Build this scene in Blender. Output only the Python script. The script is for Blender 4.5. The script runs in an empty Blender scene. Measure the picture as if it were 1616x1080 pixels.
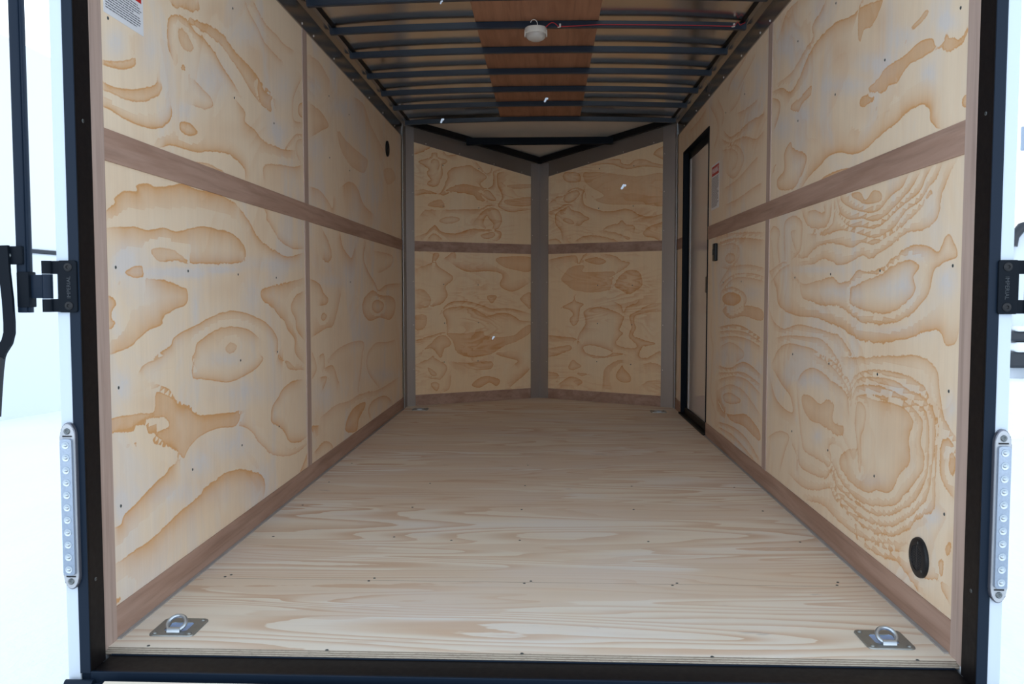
import bpy, bmesh, math, random
import numpy as np
from mathutils import Vector, Matrix
random.seed(4)
scene = bpy.context.scene
COL = scene.collection

# ---------------------------------------------------------------- camera
CAM = Vector((0.0, 0.0, 0.858))
PITCH, YAW, FPX = math.radians(3.24), math.radians(2.289), 1350.3
cd = bpy.data.cameras.new('camera')
cam = bpy.data.objects.new('camera', cd)
COL.objects.link(cam)
cd.sensor_width = 36.0
cd.lens = FPX / 1616 * 36.0
cd.clip_start = 0.05
cd.clip_end = 2000
cam.location = CAM
cam.rotation_euler = (math.radians(90) - PITCH, 0, YAW)
scene.camera = cam

# ---------------------------------------------------------------- world, light, exposure
world = bpy.data.worlds.new('overcast_sky')
scene.world = world
world.use_nodes = True
wt = world.node_tree
wt.nodes.clear()
wo = wt.nodes.new('ShaderNodeOutputWorld')
wb = wt.nodes.new('ShaderNodeBackground')
wc = wt.nodes.new('ShaderNodeTexCoord')
wsep = wt.nodes.new('ShaderNodeSeparateXYZ')
wr = wt.nodes.new('ShaderNodeValToRGB')
wt.links.new(wc.outputs['Generated'], wsep.inputs[0])
wt.links.new(wsep.outputs['Z'], wr.inputs[0])
wr.color_ramp.elements[0].position = 0.0
wr.color_ramp.elements[0].color = (1.20, 1.31, 1.40, 1)
wr.color_ramp.elements[1].position = 0.6
wr.color_ramp.elements[1].color = (0.52, 0.62, 0.72, 1)
wt.links.new(wr.outputs[0], wb.inputs[0])
wb.inputs[1].default_value = 1.0
wt.links.new(wb.outputs[0], wo.inputs[0])

scene.view_settings.view_transform = 'Standard'
scene.view_settings.look = 'None'
scene.view_settings.gamma = 1.0
scene.view_settings.use_curve_mapping = False
scene.view_settings.exposure = 1.04
scene.cycles.max_bounces = 14
scene.cycles.diffuse_bounces = 8
scene.cycles.glossy_bounces = 6

# ---------------------------------------------------------------- grain bands (mm in wall coordinates), pale/tan clouds, screw positions
GRAIN = {
'LU': '''65 25 0 2219,1473 2214,1448 2152,1422 2095,1412 2049,1407
55 12 0 2049,1419 2096,1429 2153,1445 2208,1467
65 30 0 2046,1367 2102,1368 2179,1380 2262,1403 2328,1428 2341,1448
60 20 0 2366,1442 2362,1415 2293,1377 2228,1358 2158,1349 2092,1348 2045,1347
80 14 0 2426,1393 2431,1365 2393,1332 2333,1308 2225,1297 2145,1299 2090,1306 2043,1307
75 14 0 2445,1524 2422,1544 2411,1578 2413,1615 2433,1644 2483,1664 2535,1671 2588,1657 2673,1649 2763,1633 2826,1602 2909,1580 2970,1556
45 60 1 2481,1617 2501,1631 2533,1633 2579,1613 2592,1596 2564,1579 2517,1575 2492,1591
75 35 0 2562,1680 2646,1695 2767,1712 2864,1707 2949,1685 3079,1674 3199,1651 3240,1626 3351,1623
55 22 0 3314,1557 3174,1569 3075,1594 3001,1622 2895,1651 2797,1673 2645,1669 2562,1666
60 50 1 3178,1646 3340,1628 3316,1597 3325,1560 3195,1571
50 12 0 3052,1896 3089,1869 3187,1839 3249,1810 3383,1798 3479,1794
50 12 0 3131,1922 3191,1902 3274,1880 3411,1878 3483,1870 3638,1883
60 25 0 2635,1756 2641,1736 2605,1708 2550,1700 2472,1680 2435,1684
75 16 1 2546,1367 2587,1361 2615,1352 2586,1337 2544,1328 2505,1328 2482,1335 2487,1358
50 14 0 2581,1505 2651,1494 2717,1480 2736,1461 2692,1438 2633,1427 2577,1426
75 20 0 3020,1260 3012,1298 2940,1317 2845,1324 2716,1310 2597,1288 2489,1283 2414,1278 2354,1261
50 25 0 2540,1252 2683,1268 2776,1264 2858,1257
60 25 0 2941,1524 3032,1499 3030,1465 3128,1458 3231,1435 3462,1442 3618,1464
55 18 0 3223,1286 3215,1327 3270,1355 3459,1378 3614,1393 3727,1417
50 12 0 3745,1792 3643,1704 3614,1651 3624,1591 3736,1605
70 16 0 3751,1624 3695,1629 3697,1669 3755,1694
50 12 0 3487,1446 3566,1494 3649,1536 3748,1555
45 9 0 3699,1429 3645,1461 3661,1511 3747,1534
100 6 1 2515,1530 2531,1525 2521,1513 2504,1513 2504,1523
50 70 0 3872,1717 4043,1718 4151,1702 4207,1675 4074,1631 3898,1571
42 150 1 4389,1690 4608,1668 4956,1660 5122,1651 5062,1584 4951,1556 4650,1557 4449,1609
50 30 0 3854,1341 4025,1343 4171,1312 4267,1283 4291,1355
50 60 0 4461,1416 4645,1465 4842,1452 4997,1378 5285,1347
40 50 0 3883,1932 4053,1942 4199,1914 4237,1904
40 50 0 4764,1946 5024,1959 5190,1888 5433,1836 5630,1794
35 60 1 5625,1664 5917,1719 6072,1671 5763,1590''',
'LL': '''80 32 0 2041,1053 2068,1070 2093,1082 2089,1094 2145,1118 2214,1124 2204,1138 2266,1152 2325,1150 2439,1170 2494,1180 2610,1176 2737,1182 2894,1173 2950,1159
70 16 0 2950,1159 2999,1139 3069,1110 3131,1071 3219,1047 3362,1024 3519,1011 3724,1037
70 32 0 2041,1017 2120,1026 2193,1031 2260,1028 2319,1036 2368,1042 2419,1037 2473,1041 2559,1057 2650,1068 2764,1066 2870,1064 2945,1048 3003,1020 3011,992 2980,970
65 22 0 3010,975 2902,960 2793,957 2725,953 2629,951 2553,948 2510,953 2402,949 2338,944
40 60 1 2280,976 2341,985 2417,983 2456,974 2511,959 2524,947 2428,951 2339,946 2291,961
60 30 1 2134,911 2177,927 2226,931 2231,916 2242,906 2219,900 2176,899
70 38 0 2259,898 2336,897 2412,889 2465,878 2506,870 2512,840 2490,823 2421,812 2343,791 2336,772 2257,759 2200,740 2156,722 2083,712 2044,707
70 25 0 2042,856 2076,846 2085,831 2064,814 2063,794 2082,789 2062,772 2043,771
70 16 0 2253,681 2301,689 2326,698 2390,711 2410,732 2472,747 2558,761 2589,766 2667,782 2785,796 2876,800 2991,791 3094,774 3204,752 3297,718 3358,676 3355,620 3392,594 3498,577 3581,545
65 20 0 2552,637 2531,660 2554,679 2570,706 2625,721 2698,737 2783,746 2891,745 3029,729 3134,695
40 30 1 2797,676 2852,693 2907,679 2887,660 2832,657
70 26 0 3716,551 3612,594 3585,625 3587,664 3491,710 3452,744 3375,771 3302,804 3185,832 3165,865 3211,879 3331,891 3514,906 3734,926
65 22 0 3721,656 3618,705 3605,748 3550,783 3551,816 3625,854 3731,867
60 14 0 3740,1055 3605,1046 3494,1055 3390,1073 3353,1094 3293,1120 3247,1139 3248,1162 3214,1178
75 30 0 2050,279 2080,278 2100,298 2167,313 2223,329 2282,343 2343,354 2360,364 2417,374
85 35 0 2417,374 2410,397 2378,419 2317,435 2265,458 2288,475 2238,483 2225,508 2170,513 2163,502 2124,505 2080,509 2044,514
80 45 0 2295,610 2371,588 2402,563 2434,534 2502,525 2537,505 2591,482 2709,470 2839,456 2932,451
60 12 0 3761,186 3637,175 3461,187 3272,230 3186,270 3104,313 3053,349 2978,383 2882,403
60 200 1 2294,589 2402,556 2501,518 2591,482 2908,446 2882,403 2728,419 2588,418 2495,396 2459,373 2410,404 2317,449 2288,475 2366,483 2336,512 2219,522 2150,510 2050,517 2046,551 2192,543 2277,537
70 14 0 3153,630 3180,609 3091,580 2938,563 2821,560 2715,575 2616,591 2542,601 2528,622 2544,651
75 16 0 3747,218 3639,215 3498,240 3417,299 3338,332 3263,363 3281,418 3360,447 3409,471 3545,490 3683,484
60 14 0 3730,521 3513,542 3447,578 3352,616
80 38 0 2051,187 2134,192 2230,193 2305,203 2418,222 2505,230 2579,238 2598,249 2719,258 2806,260 2946,240 3072,202 3152,169 3179,130 3163,91
80 20 1 2052,86 2050,99 2071,97 2064,88
70 30 0 3633,81 3711,120 3751,145
60 10 1 2155,474 2181,466 2168,461
50 12 0 2198,653 2226,670 2284,678 2345,687
70 22 0 4065,1164 4172,1115 4238,1049 4167,1011 4058,1019
65 35 0 4414,1178 4462,1108 4593,1065 4677,1056 4767,1125
70 18 0 5049,1154 4980,1068 5108,990 5317,922 5427,881 5711,919 6270,933
50 14 0 5253,1123 5895,1123 5892,1058 5550,1001 5394,989
75 32 1 5242,878 5465,848 5838,840 6019,798 5968,716 5787,680 5458,705 5163,692 4996,725 4934,781 5001,835
70 22 1 5387,819 5581,794 5555,756 5383,733 5223,762 5239,803
70 22 0 3830,925 3989,906 4072,862 4159,833 4113,805 3984,801
60 32 0 4425,862 4346,778 4245,698 4107,689 3856,659
65 14 1 4067,767 4128,748 4065,727 4015,745
50 16 0 4145,540 4336,574 4655,592 4957,575 4921,495 4886,416 4818,288 5075,272 5361,247 5856,248 6140,253
50 14 0 5399,258 5080,385 5051,486 5300,548 5694,534 6007,532
60 16 0 3972,565 4058,570 4077,512 4054,491
65 22 0 4076,500 4236,498 4328,418 4353,403
65 18 0 3988,463 4118,451 4028,392
80 60 1 4495,124 4525,183 4695,224 4973,221 4971,187 4811,141 4748,84
65 18 0 5136,93 5070,159 5211,198 5595,184 5851,118
80 30 0 3854,217 3836,253 3957,239
70 16 0 3870,127 4037,147 4171,118 4216,87
55 18 0 3853,595 3910,547 3928,502 3847,466
45 25 0 4000,272 4274,292 4584,277 4880,281 5286,248''',
'RU': '''75 22 0 -3758,1721 -3602,1701 -3484,1657 -3378,1678 -3316,1707 -3256,1735 -3164,1759 -3055,1765 -2953,1764 -2856,1746 -2767,1736 -2717,1756
55 16 0 -3665,1736 -3489,1729 -3382,1747 -3283,1772 -3200,1784 -3215,1831 -3125,1852 -3062,1872
60 150 1 -2733,1738 -2573,1708 -2557,1692 -2630,1652 -2695,1660 -2726,1633 -2745,1657 -2747,1700
50 60 1 -2359,1558 -2335,1567 -2299,1571 -2264,1580 -2247,1569 -2275,1558 -2334,1553
62 150 1 -2650,1470 -2559,1488 -2502,1502 -2394,1500 -2307,1510 -2226,1498 -2202,1472 -2159,1467 -2150,1486 -2108,1462 -2068,1457 -2041,1471 -2044,1450 -2077,1437 -2136,1438 -2169,1456 -2212,1463 -2281,1464 -2366,1466 -2416,1447 -2443,1437 -2498,1445 -2534,1434
65 60 1 -2714,1436 -2715,1455 -2674,1460 -2617,1439 -2593,1428 -2632,1424 -2680,1426
80 24 0 -2167,1263 -2189,1269 -2224,1296 -2225,1316 -2243,1332 -2285,1344 -2358,1344 -2422,1330 -2491,1321 -2578,1309 -2672,1293 -2774,1297 -2886,1321 -3006,1327 -3091,1309 -3204,1290 -3325,1254
70 25 0 -3132,1252 -3023,1265 -2882,1266 -2754,1253
60 16 0 -3757,1695 -3660,1665 -3627,1634 -3655,1591 -3715,1553
62 22 1 -3555,1426 -3471,1460 -3428,1425 -3270,1380 -3256,1349 -3303,1311 -3404,1271 -3516,1273 -3636,1295 -3654,1335 -3550,1361
60 25 1 -3370,1555 -3480,1590 -3426,1606 -3347,1603 -3225,1619 -3205,1607 -3222,1582 -3320,1575
60 10 0 -3705,1400 -3674,1404 -3735,1363
50 45 0 -3647,1939 -3562,1985 -3478,1989 -3397,1985
70 25 0 -2034,1285 -2053,1294 -2054,1312 -2031,1316
45 14 0 -4184,2021 -4349,1989 -4575,1967 -4671,1927
40 14 0 -4064,1960 -4259,1918 -4430,1881
60 18 0 -4761,1745 -4605,1684 -4416,1670 -4202,1677 -3934,1660 -3899,1666
55 18 0 -4812,1711 -4603,1652 -4281,1626 -4038,1572 -3893,1582
50 14 0 -4703,1649 -4458,1617 -4320,1564 -4274,1508 -4401,1458 -4541,1457 -4693,1509
45 12 0 -4807,1645 -4551,1613 -4408,1559 -4450,1505 -4544,1498
45 18 0 -4740,1429 -4400,1438 -4108,1474 -3995,1484
50 16 0 -4682,1337 -4393,1337 -4100,1352 -3914,1356
50 -16 0 -5175,1962 -4988,1855 -4926,1776 -5036,1705
45 14 0 -4938,1956 -4768,1842 -4816,1777
50 14 0 -4422,1771 -4248,1753 -4012,1748
45 14 0 -4299,1890 -4426,1821 -4613,1810
50 18 0 -5878,1954 -5504,1958 -5303,1978''',
'RL': '''65 -15 0 -2880,1183 -2860,1158 -2784,1131 -2679,1108 -2583,1096 -2523,1105 -2481,1123 -2440,1135 -2387,1145 -2344,1174
65 -14 0 -2909,1169 -2867,1119 -2782,1093 -2678,1087 -2597,1072 -2521,1073 -2451,1092 -2385,1113 -2323,1137 -2276,1167
65 -14 0 -2916,1137 -2856,1099 -2781,1070 -2676,1061 -2580,1049 -2491,1062 -2423,1084 -2346,1103 -2273,1121 -2240,1152 -2207,1173
60 -16 0 -3148,1081 -3035,1059 -2892,1066 -2780,1055 -2675,1038 -2578,1021 -2503,1026 -2421,1045 -2357,1078 -2272,1095 -2227,1120 -2173,1148 -2153,1175
60 -14 0 -3365,997 -3237,991 -3143,1016 -3012,1030 -2870,1019 -2759,1003 -2673,1014 -2577,1002 -2488,1017 -2406,1033 -2318,1058 -2247,1082
60 -15 0 -3311,964 -3140,966 -3030,979 -2885,954 -2791,954 -2671,974 -2605,962 -2515,978 -2431,996 -2353,1019 -2255,1020 -2188,1032 -2157,1059 -2148,1097 -2119,1131 -2086,1164
62 16 0 -3415,944 -3281,896 -3183,898 -3047,907 -2942,915 -2862,894 -2770,902 -2702,932 -2619,924 -2512,933 -2429,958 -2351,981 -2277,985 -2206,976 -2161,961 -2141,975 -2126,993 -2101,1001 -2080,981 -2061,961 -2063,942 -2118,935 -2149,926 -2180,913 -2195,873 -2210,853 -2255,827 -2314,800 -2391,781 -2487,770 -2578,769 -2658,770 -2745,789 -2838,812 -2936,818 -3041,816 -3179,832 -3277,843 -3319,896 -3413,913
60 15 1 -2768,877 -2682,889 -2634,900 -2511,915 -2427,936 -2323,948 -2261,928 -2296,903 -2282,868 -2329,837 -2419,808 -2504,800 -2611,804 -2729,817 -2769,833 -2759,864
65 -24 0 -3763,953 -3646,883 -3610,817 -3489,786 -3298,771 -3105,772 -2953,756 -2834,747 -2741,723 -2622,714 -2499,715 -2387,729 -2298,742 -2227,759 -2139,765 -2105,733 -2055,741 -2038,779
58 14 0 -3753,798 -3668,740 -3514,716 -3322,740 -3126,736 -2972,728 -2851,717 -2774,686 -2720,664 -2619,665 -2496,680 -2385,686 -2283,698 -2212,696 -2166,677
55 14 0 -3632,674 -3455,691 -3243,698 -3056,700 -2948,675 -2865,640 -2826,617
55 14 0 -3688,560 -3598,626 -3453,659 -3266,662 -3120,657 -3008,636 -2923,612
55 12 0 -3517,995 -3537,1077 -3527,1148 -3402,1161 -3296,1129 -3292,1069 -3314,1017 -3418,991
45 10 0 -3366,1020 -3423,1070 -3439,1102 -3372,1105
60 -14 0 -3298,1167 -3220,1108 -3058,1085 -2975,1109 -2958,1161
55 12 0 -3223,1160 -3153,1160 -3040,1139 -3042,1163
50 -12 0 -2939,1173 -2944,1100 -3057,1074 -3194,1077
50 12 0 -3758,1125 -3694,1145 -3599,1113 -3626,1057 -3591,998
50 60 1 -2787,1172 -2700,1171 -2649,1141 -2587,1164 -2525,1145 -2539,1124 -2648,1128 -2716,1148
55 20 1 -2237,1102 -2215,1119 -2198,1112 -2225,1098
45 10 0 -3763,953 -3590,982 -3502,990
45 10 0 -3727,909 -3589,957 -3445,976
58 28 0 -2623,545 -2513,548 -2412,554 -2318,547 -2272,519 -2299,478 -2289,435 -2294,403 -2352,365 -2382,326 -2429,295 -2514,282 -2586,258 -2684,257 -2769,269 -2826,296 -2816,328 -2774,352 -2691,374
60 14 0 -2700,521 -2682,542 -2567,559 -2445,566 -2334,567 -2260,552 -2217,528 -2227,477 -2205,445 -2209,408 -2249,369 -2304,325 -2378,274 -2476,246 -2584,223 -2702,223 -2811,244 -2882,276 -2956,302
60 14 0 -2722,540 -2683,571 -2569,588 -2464,591 -2366,583 -2276,575 -2205,560 -2183,527 -2179,468 -2182,407 -2207,366 -2259,310 -2346,263 -2441,225 -2545,205 -2660,204 -2765,209 -2855,219 -2916,253
60 14 0 -2734,561 -2665,598 -2535,614 -2400,618 -2307,602 -2221,594 -2159,566 -2143,515 -2152,455 -2162,400 -2178,348 -2230,299 -2314,246 -2406,204 -2508,183 -2619,171 -2720,181 -2808,191 -2901,208
60 14 0 -2745,575 -2686,611 -2572,632 -2434,641 -2309,639 -2223,624 -2187,598 -2152,561 -2132,535 -2134,476 -2137,417 -2138,328 -2176,301 -2229,275 -2298,224 -2389,182 -2471,166 -2579,149 -2677,148 -2739,146
60 14 0 -2815,652 -2689,661 -2469,681 -2312,696 -2200,692 -2146,667 -2131,628 -2116,583 -2089,547 -2040,521
65 -22 0 -2038,493 -2075,510 -2110,498 -2121,461 -2105,401 -2043,375
50 40 1 -2072,470 -2049,480 -2036,455 -2057,422
55 14 0 -3314,525 -3242,567 -3130,590 -3024,583 -2924,564 -2830,551 -2763,528 -2749,470
55 10 0 -3028,645 -2904,630 -2811,599 -2745,575 -2731,517
50 8 0 -3106,639 -2976,624 -2856,595 -2776,564 -2742,530
50 40 1 -3251,473 -3151,485 -3042,469 -2968,495 -2895,484 -2903,431 -2800,424 -2820,390 -2913,390 -3012,399 -3145,396 -3233,427
50 -12 0 -3329,514 -3291,401 -3255,316 -3208,271 -3082,269 -2978,269 -2929,267 -2907,303 -2934,338 -2887,355
55 -14 0 -3299,282 -3279,213 -3218,199 -3078,206 -2951,225 -2905,264 -2867,232 -2853,188 -2762,163 -2637,151 -2542,149 -2437,165
55 -14 0 -3401,142 -3243,130 -3075,152 -2924,195 -2875,174 -2783,158 -2676,133 -2653,95 -2504,132 -2371,161
55 -16 0 -3182,91 -2994,121 -2848,110 -2695,106 -2540,121 -2435,132 -2309,164
60 -20 0 -2594,91 -2467,101 -2369,119 -2306,113 -2246,95 -2217,87
60 22 0 -3709,495 -3629,423 -3484,393 -3369,395 -3387,434 -3421,458 -3525,484 -3674,538
45 12 0 -3731,236 -3619,275 -3513,297 -3411,290 -3473,213 -3536,123
45 10 0 -3307,171 -3311,234 -3377,268
45 8 1 -2680,523 -2696,455 -2671,378 -2658,322 -2643,311 -2634,356 -2644,419 -2617,453 -2611,511
60 25 1 -2070,231 -2071,254 -2054,267 -2044,256 -2052,237
60 25 1 -2103,174 -2111,195 -2097,211 -2083,204 -2087,171 -2096,165
60 -14 0 -2220,129 -2165,135 -2102,154 -2088,138 -2051,117
60 22 0 -4876,1139 -4569,1146 -4246,1131 -3860,1096
50 16 0 -4946,1183 -4514,1173 -3862,1132
60 15 1 -4564,1072 -4450,1055 -4459,1025 -4589,1018 -4680,1040 -4651,1064
45 12 0 -4778,1121 -4510,1121 -4345,1085 -4368,1027 -4558,992 -4770,998
50 12 0 -4795,902 -4499,954 -4138,957 -3849,935
50 12 0 -4829,915 -4558,992 -4140,996 -3852,971
50 12 0 -4793,863 -4498,935 -4136,935 -3848,914
75 60 1 -4728,843 -4550,865 -4330,851 -4302,821 -4460,796 -4695,805
55 14 0 -4762,876 -4495,893 -4228,862 -4176,817 -4325,780 -4486,765 -4693,786
60 120 1 -4663,780 -4458,766 -4224,799 -3881,788 -3878,736 -4221,748 -4541,727 -4723,760
70 20 0 -4812,673 -4482,698 -4217,696 -3872,657
60 14 0 -4810,647 -4480,668 -4167,670 -3871,641
55 14 0 -4808,614 -4422,640 -4116,639 -3883,619
40 12 0 -4773,564 -4532,604 -4260,584 -4208,553 -4360,512
65 18 0 -4830,455 -4523,468 -4256,521 -4062,520 -3874,493
60 14 0 -4827,416 -4522,444 -4203,473 -3880,450
55 14 0 -4825,376 -4464,431 -4152,444 -3877,408
60 12 1 -4692,300 -4543,336 -4322,338 -4268,321 -4454,285 -4628,275
45 14 0 -4789,327 -4517,382 -4197,382 -3871,313
65 50 1 -4817,258 -4686,216 -4450,231 -4140,275 -3887,236 -3897,191 -4185,211 -4505,198
65 14 0 -4809,140 -4446,170 -4133,162 -3879,109
60 14 0 -4807,114 -4444,127 -4129,106 -3920,79
55 14 0 -4772,86 -4441,85 -4175,62
40 14 0 -5020,740 -5048,630 -4972,552 -4999,441 -5023,274 -4914,205''',
'NLU': '''65 16 1 113,1845 123,1866 177,1883 214,1902 223,1928 260,1933 274,1902 348,1883 334,1856 306,1841 311,1782 292,1730 278,1696 240,1672 185,1686 185,1707 213,1725 177,1774 195,1800 168,1823
60 14 0 209,1851 232,1883 274,1877 286,1840 269,1797
65 20 0 74,1633 139,1649 213,1641 277,1623 315,1664 334,1716 352,1751 353,1794 400,1831 457,1843 543,1858 591,1836 640,1813 689,1773 630,1717 688,1690 738,1714 748,1776 743,1820 808,1850
70 -28 0 74,1596 167,1617 277,1619 314,1613 380,1638 456,1638 513,1636 581,1618 610,1590 688,1580
60 150 1 333,1648 418,1695 514,1710 591,1697 669,1689 639,1630 678,1589 610,1594 571,1627 475,1639 399,1647
65 14 1 644,1639 669,1671 708,1673 748,1636 773,1602 738,1592 688,1607
65 -16 0 848,1827 788,1814 778,1761 788,1709 818,1658 823,1614 787,1559 838,1526 908,1512 990,1524 1088,1538
45 100 1 858,1607 949,1620 1088,1641 1088,1574 939,1562 848,1580
38 100 1 868,1722 1088,1744 1088,1717 939,1700
50 60 1 184,1530 231,1566 296,1578 323,1545 323,1520 249,1520
60 22 0 323,1502 446,1512 629,1524 688,1554 748,1566
45 35 0 120,1451 166,1495 258,1499
50 16 1 281,1420 332,1447 398,1454 455,1440 427,1413 341,1396 295,1407
60 16 0 571,1418 629,1482 668,1518 728,1539 787,1524 817,1481 822,1428 787,1374 737,1363 747,1408 708,1450 688,1475 658,1422 678,1379
70 28 0 78,1290 165,1318 211,1362 248,1380 280,1347 322,1327 417,1326 493,1346 551,1365 649,1365 747,1364 817,1348 807,1295 767,1276
60 14 0 183,1276 220,1315 266,1308 303,1275
55 14 1 629,1316 688,1335 747,1346 762,1320 727,1297 668,1291
65 -18 0 76,1908 141,1930 214,1969
60 18 0 316,1948 363,1922 429,1935
50 14 0 591,1892 630,1856 679,1807 718,1818 728,1854''',
'NLL': '''60 20 0 74,1045 183,1080 244,1103 268,1070 342,1026 391,992 379,952 329,912 347,844 303,787 229,760 169,766
62 -32 0 379,1094 454,1050 543,1028 724,1036 829,1008 803,926 883,879 963,885 1086,951
65 18 0 291,719 328,765 403,798 517,798 645,768 723,739 803,738 909,737 1087,694
70 20 0 339,548 334,651 303,708 340,742 453,758 555,746 645,704 697,680 803,703 909,690 991,641 1087,634
48 200 1 339,548 490,545 645,559 671,523 802,508 936,523 1004,569 1084,604 1084,537 964,474 829,431 723,375 554,357 427,396 389,489
60 -28 0 762,374 842,347 964,313 937,284
50 40 0 376,329 515,312 723,316 723,257 579,251
60 16 0 76,498 167,524 265,550 327,560
55 35 1 142,428 203,472 265,527 327,531 377,467 314,423 289,355 228,426 179,438
55 16 0 81,318 166,348 227,380 239,357 326,308 338,262 288,195 263,191 141,214
55 14 1 178,291 251,243 239,220 202,233
45 20 0 375,226 362,123 312,91
50 14 1 202,154 238,175 275,150 250,100
60 60 1 553,136 618,185 696,199 802,165 775,113 709,146 618,109
55 32 0 1087,242 1018,185 937,129 896,95
50 100 1 777,1142 1086,1154 1086,1041 963,1045 829,1078
60 30 1 219,1114 232,1165 275,1166 268,1132 231,1092
55 32 0 317,1127 405,1186 417,1129
55 30 1 691,838 776,838 730,779
55 24 1 991,820 1086,867 1087,736 1032,772
45 32 0 79,889 145,889 205,822 181,754 78,744
45 80 1 78,688 168,687 155,597 77,587''',
'NRU': '''60 -16 0 477,1864 584,1864 661,1854 774,1811 858,1817 940,1819 1098,1790
60 16 0 593,1898 717,1892 736,1860 802,1847 848,1876 931,1870 1003,1839 1102,1814
38 300 1 418,1817 623,1792 858,1750 1098,1748 1100,1525 906,1536 624,1552 508,1593 585,1623 458,1701 408,1756
68 20 0 419,1694 399,1635 409,1564 469,1534 567,1503 663,1498 767,1510 833,1489 889,1457 980,1440 1097,1459
60 16 1 217,1788 227,1822 278,1827 358,1812 378,1767 358,1742 258,1749
60 14 1 222,1610 238,1644 288,1672 349,1677 369,1645 329,1604 268,1581
55 16 0 83,1582 155,1632 227,1645 278,1686 349,1699 409,1669 424,1633
55 16 0 83,1519 166,1542 238,1573 309,1569
60 16 0 213,1281 198,1362 146,1426 156,1507 228,1539 269,1558 299,1526 370,1505 410,1476 459,1448 400,1424 380,1399 330,1401
50 12 1 218,1450 259,1461 310,1437 320,1414 269,1417
60 18 0 573,1356 626,1388 702,1398 740,1422 778,1390 843,1375 844,1328
55 14 0 573,1351 664,1335 741,1310 807,1287 797,1270 750,1289
60 22 0 913,1317 963,1365 1044,1387 1102,1409
60 -22 0 913,1317 936,1291 1000,1280 1054,1253
55 14 0 84,1294 157,1301 208,1267
60 16 0 331,1277 401,1310 500,1315 626,1293 713,1260
60 22 0 994,1906 1020,1937 1096,1963
60 -22 0 994,1902 1039,1877 1097,1847''',
'NRL': '''55 30 0 76,1130 186,1151 334,1160 361,1101 400,1158 439,1180
55 40 1 413,1123 530,1143 607,1107 531,1086
55 20 0 581,1171 683,1151 733,1116 808,1092 759,1048 659,992
45 200 1 267,1055 347,1083 414,1076 401,1030 557,1028 684,1026 659,958 634,890 467,867 375,879 308,891 227,950 200,974 227,1009
55 45 1 678,924 734,1003 808,1041 882,1024 907,979 913,923 859,878 797,855 723,890
55 14 0 673,798 736,765 761,714 786,759 860,782 884,811
60 18 1 215,749 309,797 322,832 342,797 409,774 376,738 363,644 323,597 296,620 283,655 316,691 282,726
62 20 0 351,456 364,527 429,622 409,704 455,739 559,752 648,730 737,696 762,663 725,582 750,548 700,490 713,456 813,436 875,450 838,494 800,527 824,596 811,686 872,721 981,778 1098,789
65 16 0 1098,723 982,716 885,698 848,664 861,585 837,539 911,507 1020,483 996,465 924,451 894,405 900,372 961,368 1033,410 1098,424
60 32 0 78,519 188,510 324,502 377,468
62 16 0 78,411 189,427 284,442 297,407 230,381 161,354 78,339
60 -18 1 410,434 483,448 586,429 663,397 600,365 470,372 417,399
55 14 0 663,397 764,389 676,368 535,345 457,360
50 20 1 271,263 311,324 351,302 391,275 311,241
50 20 1 352,220 445,218 392,198
55 32 0 176,115 244,166 312,188 405,152 352,113
60 28 1 696,214 746,297 765,275 821,220 816,175 741,170
50 60 0 576,103 588,185 600,267 689,329 764,343
45 40 0 925,316 1010,331 1103,302
40 30 0 914,157 987,195 1104,191
55 40 0 86,218 162,210 189,187''',
}
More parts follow.
